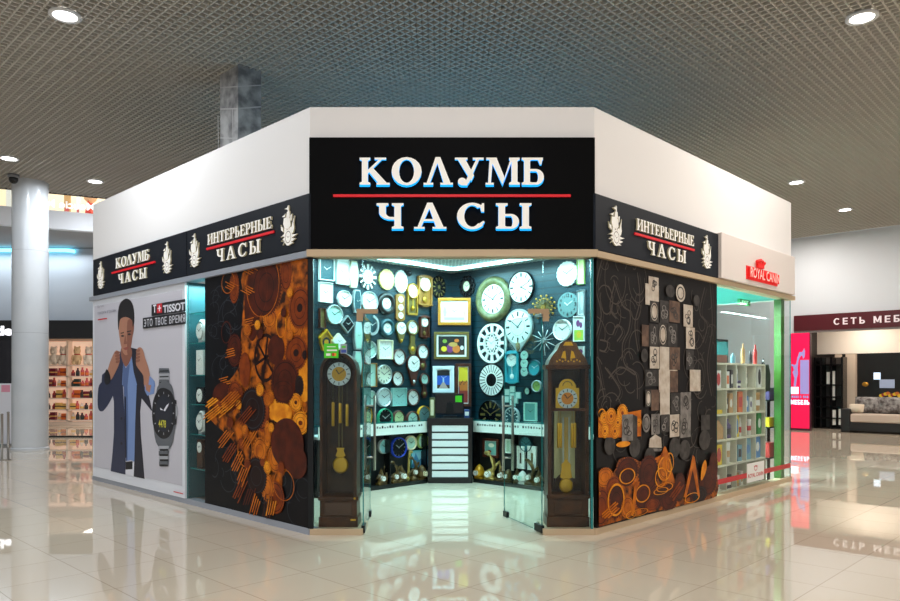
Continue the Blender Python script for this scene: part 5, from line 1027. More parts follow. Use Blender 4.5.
# figurine clocks on the low shelf
def figure_clock(fr, u, v, s, mat, lab, kind, dmat=DIAL):
    x_, z_ = fr.hit(u, v, -.385); t = thing('figurine_clock', lab, 'clock', fr.pt(x_, -.385, .051), fr.th, 'figurine clocks under the counters')
    h = max(z_-.051, .09)
    b = MB().box(-.07*s, .07*s, -.045, .045, 0, .03, mat).latheZ(0, 0, [(.06*s, .03), (.05*s, .05), (.03*s, .07)], mat, 14); b.build('base', t, .004)
    f = MB(); f.ball((0, 0, h), .058*s, mat, 14, (1, .6, 1)); f.tube([(0, 0, .05), (0, 0, h)], .03*s, mat)
    if kind == 0:                                # scrolls and finial
        for sx in (-1, 1): f.tube([(sx*.03*s, 0, .05), (sx*.08*s, 0, .09*s), (sx*.07*s, 0, h), (sx*.03*s, 0, h+.06*s)], .014*s, mat)
        f.latheZ(0, 0, [(.02*s, h+.05*s), (.03*s, h+.08*s), (.008*s, h+.12*s), (0, h+.15*s)], mat, 12)
    elif kind == 1:                              # winged or prancing shape
        f.tube([(0, 0, h), (.06*s, 0, h+.08*s), (.03*s, 0, h+.16*s), (-.03*s, 0, h+.22*s)], .026*s, mat); f.ball((-.05*s, 0, h+.23*s), .03*s, mat, 10, (1.5, .7, .8))
        for sx in (-1, .4): f.tube([(.04*sx*s, 0, h+.03), (.1*sx*s, 0, h-.02), (.08*sx*s, 0, .04)], .014*s, mat)
        f.tube([(.05*s, 0, h+.08*s), (.12*s, .01, h+.14*s), (.15*s, .01, h+.05*s)], .02*s, mat)
    else:
        f.latheZ(0, 0, [(.07*s, .05), (.075*s, h), (.05*s, h+.07*s), (.02*s, h+.1*s), (0, h+.11*s)], mat, 14)
    f.build('figure', t)
    d = MB().ell(0, h, .036*s, .036*s, -.066*s if kind < 2 else -.085*s, -.03, dmat, 20); y = (-.066 if kind < 2 else -.085)*s-.001; d.fring(0, h, .04*s, .04*s, .85, y, mat); marks(d, 0, h, .034*s, .034*s, y, 'tick'); d.build('dial', t); hands(t, 0, h, .034*s, y-.001)
    return t
BRZ = M('bronze_figure', (112, 86, 40), .4, .15, noise=((70, 52, 26), 14)); GF_ = M('gilt_figure', (175, 150, 80), .4, .3)
figure_clock(WL, 381, 485, 1.0, BRZ, 'bronze figurine clock nearest the left door leaf, low shelf', 0)
figure_clock(WL, 394.6, 482, .9, BRZ, 'slim bronze scroll figurine clock below the blue-rimmed clock', 1)
figure_clock(WL, 401.6, 480.5, 1.1, BRZ, 'bronze figurine clock with the largest white dial on the left low shelf', 0)
figure_clock(WL, 413.6, 472, .9, BRZ, 'tall brown figurine clock in front of the pale blue mountain picture', 1)
figure_clock(WL, 421.6, 476, 1.1, BRZ, 'dark bronze figurine clock beside the drawer cabinet, left side', 2, CREAM)
o = MB().tube([(0, 0, 0), (.02, 0, .06), (.03, 0, .26), (.04, 0, .36), (.05, 0, .4)], .018, GF_).ball((.0, 0, .03), .05, GF_, 12, (.8, .7, .8)).ball((.07, 0, .41), .03, GF_, 10, (1.4, .8, .8)).build('giraffe_figurine'); o.location = WL.pt(WL.hit(407, 470, -.36)[0], -.365, .052); o.rotation_euler = (0, 0, WL.th); tag(o, 'slender gold figurine leaning up below the cream-rimmed clock', 'figurine')
o = MB().ball((0, 0, .12), .09, BRZ, 12, (.8, .6, 1.3)).ball((.02, 0, .28), .045, BRZ, 10).tube([(-.05, 0, .2), (-.12, 0, .26), (-.1, 0, .36)], .016, BRZ).tube([(.05, 0, .2), (.12, 0, .14), (.1, 0, .04)], .016, BRZ).build('bronze_figurine'); o.scale = (.5, .5, .7); o.location = WL.pt(WL.hit(386.6, 470, -.36)[0], -.37, .052); o.rotation_euler = (0, 0, WL.th); tag(o, 'small crouching bronze figurine below the round teal-white clock', 'figurine')
figure_clock(WR, 479.3, 476.5, 1.1, BRASS, 'round brass figurine clock beside the drawer cabinet, right side', 2)
figure_clock(WR, 490.5, 476, 1.3, GF_, 'gilt prancing horse figurine clock under the brown framed landscape', 1)
figure_clock(WR, 502, 476.3, 1.0, BRZ, 'bronze figurine clock seen through the lower right door handle', 0)
figure_clock(WR, 508.3, 478.3, .9, BRZ, 'slim bronze figurine clock just right of the right door handle', 2)
figure_clock(WR, 517.2, 480.5, .9, BRZ, 'small scroll figurine clock below the tall case with dark slot', 0)
figure_clock(WR, 522.6, 480, .9, PAPER, 'white boxy figurine clock on the right low shelf', 2, MINT)
figure_clock(WR, 530.2, 477, 1.0, BRZ, 'bronze figurine clock below the tall case with tan slot', 1)
figure_clock(WR, 539, 484.5, 1.0, BRZ, 'bronze figurine clock next to the foot of the bell-topped longcase clock', 0)
# ---- LED strips and their light under the inner ceiling
LED = M('led_tube', (205, 250, 255), .4, emit=6, ecol=(190, 248, 255))
for fr, x0, x1, lab in ((WL, -3.6, -.42, 'bright LED strip on the ceiling along the left clock wall'), (WR, .42, 3.6, 'bright LED strip on the ceiling along the right clock wall')):
    t = MB().box(x0, x1, -.44, -.36, 3.165, 3.199, LED).build('led_strip'); onframe(t, fr); tag(t, lab, 'lamp', 'ceiling LED strips in the clock shop')
    area('led_strip_lamp', fr.pt((x0+x1)/2, -.4, 3.13), (0, 0, fr.th), abs(x1-x0), 70, (.46, .92, 1), .12)
area('shop_floor_fill', (0, 8.7, 3.1), (0, 0, 0), 1.2, 40, (.66, 1, .97), spread=radians(95))  # unseen fill added to brighten the shop floor, kept narrow off the walls
o = MB().ball((0, 0, 0), .05, DARKM, 12).tube([(0, .05, .04), (0, 0, 0)], .02, DARKM).build('security_camera'); onframe(o, WL, WL.hit(409, 273, -.06)[0], -.06, WL.hit(409, 273, -.06)[1]); tag(o, 'small dark security camera above the honey wood case clock', 'camera')
# hidden uplight added for the glow that leaks up over the kiosk roof
area('roof_glow_fill', (-.0, 10.2, 3.45), (pi, 0, 0), 3.0, 32, (.15, .6, 1))

# ================================================================== NARROW DISPLAY WINDOW ON THE LEFT WALL
wa, wb = LW.hit(187, 380)[0], LW.hit(205.2, 380)[0]
NB = M('niche_back', (30, 80, 88), .5)
struct('wall_niche', MB().box(wa, wb, .42, .46, .06, 2.69, NB).box(wa-.02, wa, .02, .46, .06, 2.69, M('niche_side', (32, 84, 92), .5)).box(wb, wb+.02, .1, .46, .06, 2.69, NB), LW)
glassthing('window_pane', 'narrow glass display window between the watch poster and the gear panel', 'glass', LW, wa, wb, .06, 2.685, y=.0)
for i, (v, kind) in enumerate(((316, None), (345, 'e'), (376, 's'), (404, 'b'), (433, 'w'), (466, 't'))):
    z = LW.hit(196, v, .2)[1]; names = ['topmost', 'second', 'third', 'fourth', 'fifth', 'lowest']
    o = pane(MB(), wa+.01, wb-.01, .04, .4, z, z+.012, GLT, GE, True).build('glass_shelf'); onframe(o, LW); tag(o, names[i]+' glass shelf in the narrow display window', 'shelf', 'glass shelves in the narrow window')
    if not kind: continue
    t = thing('table_clock', {'e': 'oval white table clock on the second shelf of the narrow window', 's': 'white square table clock on the third shelf of the narrow window', 'b': 'black cube clock with bright round face in the narrow window', 'w': 'white round-faced clock beside a jar in the narrow window', 't': 'wooden upright clock on the lowest shelf of the narrow window'}[kind], 'clock', LW.pt(wa+.16, .12, z+.013), LW.th, 'clocks in the narrow window')
    if kind == 't': MB().box(-.07, .07, -.04, .06, 0, .34, WOODD).build('case', t, .004); h, r = .25, .055
    elif kind in 'bs': MB().box(-.09, .09, -.04, .06, 0, .2 if kind == 'b' else .3, BLK if kind == 'b' else PAPER).build('case', t, .006); h, r = (.1, .07) if kind == 'b' else (.17, .07)
    else: MB().latheY(0, .14, .1, .14, [(0, .03), (1, .02), (1, -.02), (.85, -.035)], PAPER, 28).box(-.05, .05, -.03, .04, 0, .03, SILVER).build('case', t); h, r = .14, .08
    d = MB().ell(0, h, r, r*1.15, -.046, -.03, DIAL); marks(d, 0, h, r, r, -.047); d.build('dial', t); hands(t, 0, h, r, -.048)
area('niche_lamp', LW.pt((wa+wb)/2, .2, 2.66), (0, 0, LW.th), .3, 17, (.6, .97, 1), .3)

# ================================================================== PET SHOP HALF
pa, pb = RW.hit(717, 380)[0], SR-.02
glassthing('shop_window', 'wide pet shop window with red stripe and goods behind', 'glass', RW, pa, pb, .06, 2.685, y=.0)
o = MB().box(pb-.012, pb, .3, 4.8, .06, 2.685, GL).build('side_window'); onframe(o, RW); tag(o, 'glass side wall of the pet shop beyond the lime post', 'glass')
TQ = M('turquoise_paint', (40, 190, 185), .5); PALE = M('pale_panel', (160, 208, 210), .5)
struct('wall_pet_shop', MB().box(pa-.05, pa, .12, 4.8, 0, 2.69, PALE).box(pa, pb, 2.6, 2.66, 0, 2.25, PALE).box(pa, pb, 2.5, 2.66, 2.25, 2.7, TQ), RW)
struct('ceiling_pet_shop', MB().box(pa-.05, pb, .12, 4.8, 2.7, 2.74, TQ), RW)
area('pet_shop_lamp', RW.pt(3.6, 1.3, 2.64), (0, 0, RW.th), 2.2, 330, (.78, 1, 1), .12); area('pet_shop_lamp', RW.pt(4.0, .5, 2.64), (0, 0, RW.th), 1.8, 50, (1, .95, .86), .15)
# seams in the back panels
o = MB()
t = MB().box(0, .13, 0, .1, .06, 2.68, M('lime_paint', (58, 108, 34), .4)).build('lime_post'); onframe(t, RW, RW.hit(781, 380, .03)[0], .03, 0); tag(t, 'lime green post inside the end of the pet shop window', 'post')
# stripe and label on the window
m = MB().box(pa+.01, pb-.01, -.004, -.001, .20, .265, M('stripe_red', (196, 40, 44), .4)); t = m.build('window_stripe'); onframe(t, RW); tag(t, 'red stripe along the bottom of the pet shop window', 'stripe')
t = thing('window_label', 'white label with red crown and letters on the red window stripe', 'label'); onframe(t, RW); la, lb = RW.hit(747, 470, -.006)[0], RW.hit(764, 470, -.006)[0]
MB().box(la, lb, -.007, -.0045, .13, .385, PAPER).build('plate', t); m = MB(); RD = MATS['stripe_red']; sans(m, 'ROYAL CANIN', la+.03, lb-.03, .19, .245, -.0078, -.0078, RD, .03)
c = (la+lb)/2; m.fring(c, .305, .05, .035, .7, -.0078, RD)
for i in range(-2, 3): m.fell(c+i*.024, .338-abs(i)*.004, .011, .011, -.0078, RD, 10)
m.build('print', t)
# exit sign
t = thing('exit_sign', 'green lit exit sign hanging in the pet shop', 'sign'); ex0, ex1 = RW.hit(740, 300, .5)[0], RW.hit(750.5, 300, .5)[0]; ez1, ez0 = RW.hit(745, 294.6, .5)[1], RW.hit(745, 305, .5)[1]; onframe(t, RW, 0, .5)
MB().box(ex0, ex1, 0, .04, ez0, ez1, M('exit_green', (10, 120, 60), .4, emit=.4)).build('housing', t); m = MB(); LG = M('exit_letters', (190, 255, 210), .4, emit=1.2); w_, h_ = ex1-ex0, ez1-ez0
grotesque(m, 'ВЫХОД', ex0+w_*.1, ex1-w_*.1, ez0+h_*.58, ez0+h_*.88, -.002, 0, LG, .17); sans(m, 'EXIT', ex0+w_*.2, ex1-w_*.2, ez0+h_*.15, ez0+h_*.42, -.002, -.002, LG, .01); m.build('lettering', t)
MB().box((ex0+ex1)/2-.01, (ex0+ex1)/2+.01, .015, .025, ez1, 2.7, STEEL).build('hanger', t)
# shelving unit of cubby holes
us = (715.6, 726.6, 736.6, 746.4, 755.8, 765.2); vs = (364, 390.5, 417.2, 443.5, 468.5, 491)
X = [RW.hit(u, 400, .10)[0] for u in us]; X[0] = max(X[0], pa+.005); zt = RW.hit(740, 364.3, .10)[1]; Z = [zt-(zt-.06)*i/5 for i in range(6)]
SHELF = M('shelf_cream', (214, 210, 190), .5); t = thing('cubby_shelf', 'cream shelving unit of square cubby holes in the pet shop window', 'shelf'); onframe(t, RW)
for i, x_ in enumerate(X): MB().box(x_-.01, x_+.01, .10, .24, .061, zt, SHELF).build('upright', t)
for z_ in Z: MB().box(X[0]-.01, X[-1]+.01,   .102, .239, z_-.012, z_+.012, SHELF).build('shelf_board', t)
MB().box(X[0], X[-1], .24, .25, .061, zt, M('shelf_back', (170, 176, 166), .5)).build('back_panel', t)
COLR = {'w': (226, 226, 222), 'r': (190, 50, 50), 'y': (225, 195, 40), 'b': (70, 130, 190), 'g': (50, 140, 70), 'o': (215, 110, 50), 'p': (90, 70, 120), 'n': (190, 150, 100), 'k': (40, 40, 46), 't': (110, 160, 180)}
def good(kind, cx, z0, wd, h, col, lab, y=.165, nm=None, col2='w', fr=RW, cat=None):
    mt = M('goods_'+col, COLR[col], .4); m2 = M('goods_'+col2, COLR[col2], .4)
    if kind == 'box': m = MB().box(-wd/2, wd/2, -.06, .06, 0, h, mt).box(-wd*.36, wd*.36, -.062, -.06, h*.25, h*.75, m2); nm = nm or 'carton'
    elif kind == 'win': m = MB().box(-wd/2, wd/2, -.06, .06, 0, h, mt).ell(0, h*.5, wd*.34, h*.36, -.063, -.06, m2, 20); nm = nm or 'carton'
    elif kind == 'bottle': m = MB().latheZ(0, 0, [(0, 0), (wd*.5, .002), (wd*.5, h*.66), (wd*.2, h*.8), (wd*.2, h*.97), (0, h)], mt, 14).latheZ(0, 0, [(wd*.505, h*.2), (wd*.505, h*.5)], m2, 14); nm = nm or 'bottle'
    elif kind == 'bag': m = MB().prism([(-wd*.5, 0), (wd*.5, 0), (wd*.46, h*.85), (wd*.36, h), (-wd*.36, h), (-wd*.46, h*.85)], -.05, .05, mt).ell(0, h*.5, wd*.3, h*.22, -.052, -.05, m2, 16); nm = nm or 'food_pouch'
    elif kind == 'tub': m = MB().latheZ(0, 0, [(0, 0), (wd*.45, .002), (wd*.5, h*.8), (wd*.53, h*.82), (wd*.53, h), (0, h)], mt, 16).latheZ(0, 0, [(wd*.5, h*.3), (wd*.505, h*.6)], m2, 16); nm = nm or 'tub'
    elif kind == 'house': m = MB().prism([(-wd/2, 0), (wd/2, 0), (wd/2, h*.6), (-wd*.1, h), (-wd/2, h*.9)], -.08, .08, mt); nm = nm or 'pet_house'
    o = m.build(nm); onframe(o, fr, cx, y, z0+.0005); o.scale = (1, .5, 1); tag(o, lab, cat or nm.split('_')[-1], 'goods in the cubby holes' if fr is RW else None)
G = [  # column, row, offset, kind, width, height, colours, label
 (0, 0, .5, 'win', .15, .23, 'w', 'r', 'white carton with red circle, top row, first cubby hole'), (1, 0, .35, 'box', .12, .22, 'w', 'o', 'white carton with orange mark, top row, second cubby hole'), (1, 0, .8, 'box', .07, .24, 'k', 'w', 'slim black and white carton, top row, second cubby hole'),
 (2, 0, .25, 'box', .08, .25, 'w', 'p', 'tall white carton with purple print, top row, third cubby hole'), (2, 0, .7, 'tub', .09, .1, 'p', 'w', 'low purple tub, top row, third cubby hole'), (3, 0, .3, 'bottle', .12, .28, 'k', 'w', 'black and white bottle, top row, fourth cubby hole'), (4, 0, .65, 'win', .14, .3, 'w', 'k', 'white carton with dark picture and green foot, top row, fifth cubby hole'),
 (0, 1, .5, 'box', .24, .05, 'y', 'y', 'flat yellow tray lying in the second row, first cubby hole'), (1, 1, .3, 'tub', .12, .2, 'k', 'w', 'dark tub with white band, second row, second cubby hole'), (1, 1, .75, 'bag', .12, .26, 'n', 'w', 'tan pouch, second row, second cubby hole'), (2, 1, .2, 'bottle', .07, .22, 'g', 'w', 'small green bottle, second row, third cubby hole'), (2, 1, .66, 'box', .14, .28, 'o', 'r', 'orange-red carton, second row, third cubby hole'),
 (3, 1, .35, 'bag', .12, .22, 'b', 'w', 'blue and white pouch, second row, fourth cubby hole'), (3, 1, .8, 'bag', .1, .2, 'w', 'p', 'pale pouch with violet print, second row, fourth cubby hole'), (4, 1, .5, 'tub', .18, .26, 'n', 'w', 'large tan tub, second row, fifth cubby hole'),
 (0, 2, .5, 'house', .24, .25, 'n', 'n', 'plain wooden pet house in the third row, first cubby hole'), (1, 2, .5, 'bottle', .17, .26, 'p', 'k', 'squat purple bottle, third row, second cubby hole'), (2, 2, .3, 'win', .13, .29, 'y', 'b', 'yellow carton with blue oval, third row, third cubby hole'), (2, 2, .82, 'bottle', .06, .26, 'w', 'r', 'slim white bottle with red cap band, third row, third cubby hole'),
 (3, 2, .3, 'tub', .1, .2, 'r', 'w', 'red tub with white band, third row, fourth cubby hole'), (3, 2, .75, 'tub', .1, .22, 'w', 'r', 'white tub with red band, third row, fourth cubby hole'), (4, 2, .25, 'bottle', .07, .26, 'y', 'g', 'yellow bottle with green band, third row, fifth cubby hole'), (4, 2, .68, 'bag', .15, .31, 'g', 'w', 'big green pouch, third row, fifth cubby hole'),
 (0, 3, .55, 'win', .18, .26, 'y', 'r', 'yellow carton with red-brown oval, fourth row, first cubby hole'), (1, 3, .45, 'tub', .15, .28, 'w', 'n', 'tall white jug-like tub, fourth row, second cubby hole'), (2, 3, .2, 'bottle', .06, .2, 'k', 'w', 'small dark bottle, fourth row, third cubby hole'), (2, 3, .6, 'box', .13, .22, 't', 'k', 'grey-blue carton, fourth row, third cubby hole'), (3, 3, .5, 'bag', .19, .29, 't', 'b', 'light blue pouch, fourth row, fourth cubby hole'), (4, 3, .5, 'bag', .2, .31, 'b', 'w', 'strong blue pouch, fourth row, fifth cubby hole'),
 (0, 4, .4, 'box', .12, .2, 'w', 'k', 'white carton in the lowest row, first cubby hole'), (1, 4, .5, 'box', .16, .18, 'k', 'w', 'grey-black carton in the lowest row, second cubby hole'), (2, 4, .35, 'box', .1, .18, 'n', 'y', 'cream carton in the lowest row, third cubby hole'), (2, 4, .8, 'box', .08, .19, 'w', 'n', 'narrow white carton in the lowest row, third cubby hole'), (4, 4, .5, 'box', .18, .2, 'k', 'k', 'dark carton in the lowest row, fifth cubby hole')]
for c_, r_, of, kind, wd, h, col, col2, lab in G: good(kind, X[c_]+(X[c_+1]-X[c_])*of, Z[r_+1]+.0125, min(wd, (X[c_+1]-X[c_])*.8), h, col, lab, col2=col2)
# on top of the shelf
o = MB(); pane(o, -.2, .16, -.1, .1, 0, .3, GL); o.box(-.19, .15, -.09, .09, .004, .1, M('tank_gravel', (150, 90, 70), .6)).box(-.2, .16, -.1, .1, .28, .3, DARKM); o = o.build('glass_tank'); onframe(o, RW, X[0]+.22, .18, zt+.013); o.scale = (1, .8, 1); tag(o, 'glass tank with reddish gravel on top of the cubby shelf', 'tank')
for u, col, h, wd, lab in ((733, 't', .14, .1, 'small blue-grey bottle on top of the cubby shelf by the tank'), (743, 'n', .28, .09, 'brownish figure-shaped bottle in the middle of the shelf top'), (750.5, 'k', .18, .08, 'short dark bottle on the shelf top beside the tall brown one'), (755.2, 'r', .28, .09, 'tall red-brown bottle on the shelf top')): good('bottle', RW.hit(u, 360, .165)[0], zt+.013, wd, h, col, lab, col2=col)
# things beyond the shelf
o = MB().prism([(-.1, 0), (.1, .02), (.12, .25), (.05, .4), (-.06, .4), (-.12, .25)], -.06, .06, M('bag_black', (26, 24, 28), .5)).tube([(-.04, 0, .4), (0, 0, .48), (.04, 0, .4)], .012, BLK).build('shoulder_bag'); q_ = RW.hit(770.5, 392, .18); onframe(o, RW, X[-1]+.135, .18, q_[1]); tag(o, 'black bag hanging beside the cubby shelf', 'bag')
t = thing('goods_rack', 'dark rack behind the cubby shelf end carrying colourful bins', 'rack'); onframe(t, RW, 0, -.44); rx0, rx1 = 4.86, 5.16
for x_ in (rx0, rx1): MB().box(x_-.012, x_+.012, .7, .74, 0, 1.45, DARKM).build('upright', t)
for z_ in (.35, .8, 1.2): MB().box(rx0, rx1, .6, .76, z_-.01, z_+.01, DARKM).build('shelf_board', t)
MB().box(rx0, rx1, .76, .78, 0, 1.45, M('rack_back', (70, 44, 70), .5)).build('back_panel', t)
for z_, col, lab, wd, hh in ((.81, 'y', 'bright yellow bin on the rack beyond the cubby shelf', .27, .12), (.36, 'r', 'red bin on the rack under the yellow one', .26, .2), (1.21, 'p', 'purple bin on the rack above the yellow one', .26, .16)):
    mt = M('goods_'+col, COLR[col]); o = MB().prism([(-wd*.42, 0), (wd*.42, 0), (wd*.5, hh), (-wd*.5, hh)], -.07, .07, mt).box(-wd*.52, wd*.52, -.075, .075, hh, hh+.015, mt).build('storage_bin'); onframe(o, RW, (rx0+rx1)/2, .24, z_+.001); tag(o, lab, 'bin', 'bins on the rack')

# ================================================================== SHOP BEHIND THE ROUND COLUMN
FAS = M('fascia_black', (14, 14, 16), .4)
def U(u, Y): return (u-450)/F*Y
def V(v, Y): return EYE+(HZ-v)/F*Y
t = thing('shop_fascia', 'long black fascia board with cut-off white letters ade', 'sign', (0, 19.0, 0))
MB().box(-20, U(96, 19), 0, .25, V(338.5, 19), V(320.3, 19), FAS).build('backing_board', t)
m = MB(); sans(m, 'ade', U(-11.5, 19), U(12.6, 19), V(335.5, 19), V(326, 19), -.02, 0, M('letters_lit', (250, 250, 255), .4, emit=1.5), .04); m.build('lettering', t)['label'] = 'white glowing letters'
# dark window of the neighbouring shop
t = MB().box(-20, U(11.5, 19), .05, .1, .04, V(338.5, 19), M('dark_window', (22, 16, 24), .15)).build('dark_window_pane'); t.location = (0, 19.05, 0); tag(t, 'dark shop window beside the round column', 'window')
struct('trim_7b', MB().box(U(11.5, 19.05), U(14, 19.05), 19.05, 19.2, 0, V(338.5, 19), STEEL)).name = 'trim_8'
struct('trim_9', MB().box(U(92.3, 19.05), U(95.5, 19.05), 19.05, 19.3, 0, V(338.5, 19), M('gold_jamb', (190, 150, 60), .4, .3)))
# lit shelving
YS = 24.4
t = thing('shop_shelving', 'white lit shelving in two bays of small goods behind the round column', 'shelving', (0, YS, 0)); xs = [U(20, YS), U(67, YS), U(93.5, YS)]
SW = M('shelf_white', (240, 226, 214), .5); MB().box(xs[0], xs[-1], .3, .34, 0, V(341, YS), M('shelf_backlit', (240, 205, 180), .5, emit=.5)).build('back_panel', t)
for x_ in xs: MB().box(x_-.03, x_+.03, 0, .3, 0, V(341, YS), SW).build('upright', t)
SV = [364.5, 375.5, 386, 397.5, 409, 419.5]
for v in SV: MB().box(xs[0], xs[-1], -.0, .3, V(v+1, YS)-.02, V(v+1, YS)+.02, SW).build('shelf_board', t)
MB().box(xs[0], xs[-1], -.1, .3, 0, V(422, YS), SW).build('plinth', t)
random.seed(3); pal = [(180, 60, 50), (225, 120, 60), (235, 225, 215), (120, 40, 60), (60, 40, 46), (240, 200, 120), (210, 90, 100), (40, 60, 60)]
gm = [M('gift_%d' % i, c_, .4) for i, c_ in enumerate(pal)]
protos = []
for i, mt in enumerate(gm):
    me = (MB().box(-.09, .09, -.07, .07, 0, .2, mt).box(-.092, .092, -.072, .072, .08, .11, gm[(i+2) % 8]) if i % 2 else MB().latheZ(0, 0, [(0, 0), (.06, 0), (.06, .13), (.03, .17), (.03, .22), (0, .22)], mt, 12).latheZ(0, 0, [(.062, .03), (.062, .1)], gm[(i+3) % 8], 12)).build('gift_package'); protos.append(me)
rows = ['second', 'third', 'fourth', 'fifth', 'lowest']; used = set()
for r_, v in enumerate(SV[1:]):
    for b_ in (0, 1):
        n = 8 if b_ == 0 else 5
        for k_ in range(n):
            i = random.randrange(8); xx = xs[b_]+.15+(xs[b_+1]-xs[b_]-.3)*k_/(n-1)
            if i not in used: o = protos[i]; used.add(i)
            else: o = protos[i].copy(); COL.objects.link(o)
            o.location = (xx+random.uniform(-.02, .02), YS+.13, V(v+1, YS)+.021); o.scale = (1, 1, random.uniform(.9, 1.35)); tag(o, 'small package on the %s shelf of the %s bay behind the round column' % (rows[r_], ('first', 'second')[b_]), 'package', 'packages on the lit shelves')
for i, mt in enumerate(gm):
    if i not in used: bpy.data.objects.remove(protos[i])
# plush figures on the top shelf
PL = [M('plush_white', (236, 230, 220), .9), M('plush_cream', (226, 200, 160), .9)]
for i, (u, lab) in enumerate(((52, 'white plush bear on the top shelf close to the round column'), (61.5, 'pale plush bear with red ribbon, second from the round column'), (75.5, 'cream plush bear with red ribbon, left in the second bay'), (87, 'white plush bear with red ribbon at the shelf end by the gold jamb'))):
    t = thing('plush_bear', lab, 'toy', (U(u, YS), YS+.12, V(365.5, YS)+.02), 0, 'plush bears on the top shelf'); t.scale = (.72, .75, 1.0); t.location.y = YS+.12; mt = PL[i == 2]
    MB().ball((0, 0, .2), .2, mt, 14, (1, .8, 1)).ball((-.13, -.08, .09), .09, mt, 10).ball((.13, -.08, .09), .09, mt, 10).ball((-.19, -.04, .24), .075, mt, 10, (.8, .8, 1.4)).ball((.19, -.04, .24), .075, mt, 10, (.8, .8, 1.4)).build('body', t)
    MB().ball((0, -.02, .47), .15, mt, 14, (1.1, .9, .95)).ball((-.11, 0, .6), .05, mt, 8).ball((.11, 0, .6), .05, mt, 8).ball((0, -.14, .44), .05, mt, 8).ball((-.05, -.15, .5), .014, INK, 6).ball((.05, -.15, .5), .014, INK, 6).build('head', t)
    if i: MB().latheZ(0, 0, [(.12, .34), (.15, .355), (.12, .37)], M('ribbon_red', (190, 30, 40), .5)).build('ribbon', t)
# stand and posts beside the column
t = thing('info_stand', 'white information stand with pink sheet beside the round column', 'stand', (0, 16.6, 0))
MB().box(U(-12, 16.6), U(13, 16.6), 0, .05, .04, V(383.5, 16.6), M('stand_white', (226, 226, 232), .4)).build('panel', t, .01); MB().box(U(1.5, 16.6), U(10, 16.6), -.004, 0, V(392, 16.6), V(385, 16.6), M('sheet_pink', (226, 150, 170), .5)).build('sheet', t); MB().box(U(-13, 16.6), U(13.5, 16.6), -.2, .25, 0, .04, GREY).build('foot', t)
for u, v0, lab in ((2, 414, 'steel barrier post at the picture edge'), (8.2, 412, 'steel barrier post in front of the information stand')):
    o = MB().latheZ(0, 0, [(0, 0), (.055, 0), (.055, .012), (.022, .025), (.022, V(v0, 13.6)-.02), (.028, V(v0, 13.6)), (0, V(v0, 13.6)+.01)], STEEL, 16).build('barrier_post'); o.location = (U(u, 13.6), 13.6, 0); tag(o, lab, 'post', 'barrier posts')
# upper gallery: glass balustrade with mirrored letters, lit shop behind, cove light
t = thing('glass_balustrade', 'glass balustrade of the upper gallery with mirrored white letters', 'balustrade'); onframe(t, GF)
pane(MB(), -4, 9, .06, .075, 5.42, 6.5, GL).build('glass_panel', t)
m = MB(); gx0, gx1 = GF.hit(46, 207, .05)[0], GF.hit(95, 207, .05)[0]; sans(m, 'Meucie M', gx0, gx1, 5.5, 5.68, .055, .058, M('letters_white_glow', (250, 250, 250), .4, emit=.9), .02, mirror=True); m.build('lettering', t)  # letters are given emission so they do not look dim
t = MB().prism([(U(84, 22), 5.31), (U(92, 22), 5.31), (U(91, 22), 6.6), (U(88, 22), 6.95), (U(85, 22), 6.6)], 0, .3, M('display_red', (200, 60, 50), .5)).ball((U(88, 22), .15, 7.1), .2, M('display_skin', (220, 170, 130), .6)).build('display_figure'); t.location = (0, 22, 0); tag(t, 'red display figure in the lit upper shop', 'figure')
for i, u in enumerate((6, 64, 76)):
    t = MB().box(U(u, 22.5), U(u+(9, 6, 4)[i], 22.5), 0, .06, 6.1, 7.5, (PAPER, M('display_tan', (190, 150, 100)), PAPER)[i]).box(U(u+1, 22.5), U(u+(8, 5, 3)[i], 22.5), -.005, 0, 6.7, 6.85, M('display_rose', (190, 90, 90))).build('show_poster'); t.location = (0, 22.5, 0); tag(t, ('white display panel in the lit upper shop left of the round column', 'tan display panel in the lit upper shop', 'narrow white display panel beside the red display figure')[i], 'panel'); 
area('upper_shop_lamp', (-10, 21, 9.5), (0, 0, 0), 6, 320, (1, .92, .8), 3)
LB = M('cove_led', (150, 235, 255), .4, emit=3, ecol=(120, 225, 255))
P3 = [(U(u, 19.15), 19.15, 4.93) for u in (-30, 20, 50, 66)]+[(U(72, 19.2), 19.2, 4.92), (U(74.5, 19.25), 19.25, 4.91)]
o = MB().tube(P3, .045, LB).build('cove_light'); tag(o, 'pale blue LED cove light under the gallery', 'lamp')
area('cove_lamp', (-12, 18.9, 4.85), (0, 0, 0), 5, 45, (.88, .95, 1), .3)

# ================================================================== FURNITURE STORE
t = thing('store_fascia', 'maroon fascia board with white letters СЕТЬ МЕБЕЛИ', 'sign'); onframe(t, FS)
MB().box(.01, 9, -.12, -.002, 2.96, 3.42, M('maroon', (78, 10, 22), .4)).build('backing_board', t)
MB().box(.01, 9, -.1, -.002, 2.9, 2.96, M('fascia_underside', (120, 110, 108), .5)).build('bottom_trim', t)
lx0 = FS.hit(833.5, 320, -.14)[0]; lx1 = FS.hit(864.8, 320, -.14)[0]; lx2 = FS.hit(873.5, 320, -.14)[0]
LT = M('store_letters', (226, 214, 216), .4, emit=.25); m = MB(); grotesque(m, 'СЕТЬ', lx0, lx1, 3.09, 3.28, -.14, -.12, LT, .17, .34); m.build('lettering', t); m = MB(); pitch = (lx1-lx0)/3.75; grotesque(m, 'МЕБЕЛИ', lx2, lx2+pitch*6.1, 3.09, 3.28, -.14, -.12, LT, .17, .34); m.build('lettering', t)
t = thing('lightbox', 'tall pink lightbox with dancing silhouette and word МЕБЕЛЬ', 'lightbox'); onframe(t, FS); bx0, bx1 = FS.hit(790, 380, -.1)[0], FS.hit(810.5, 380, -.1)[0]
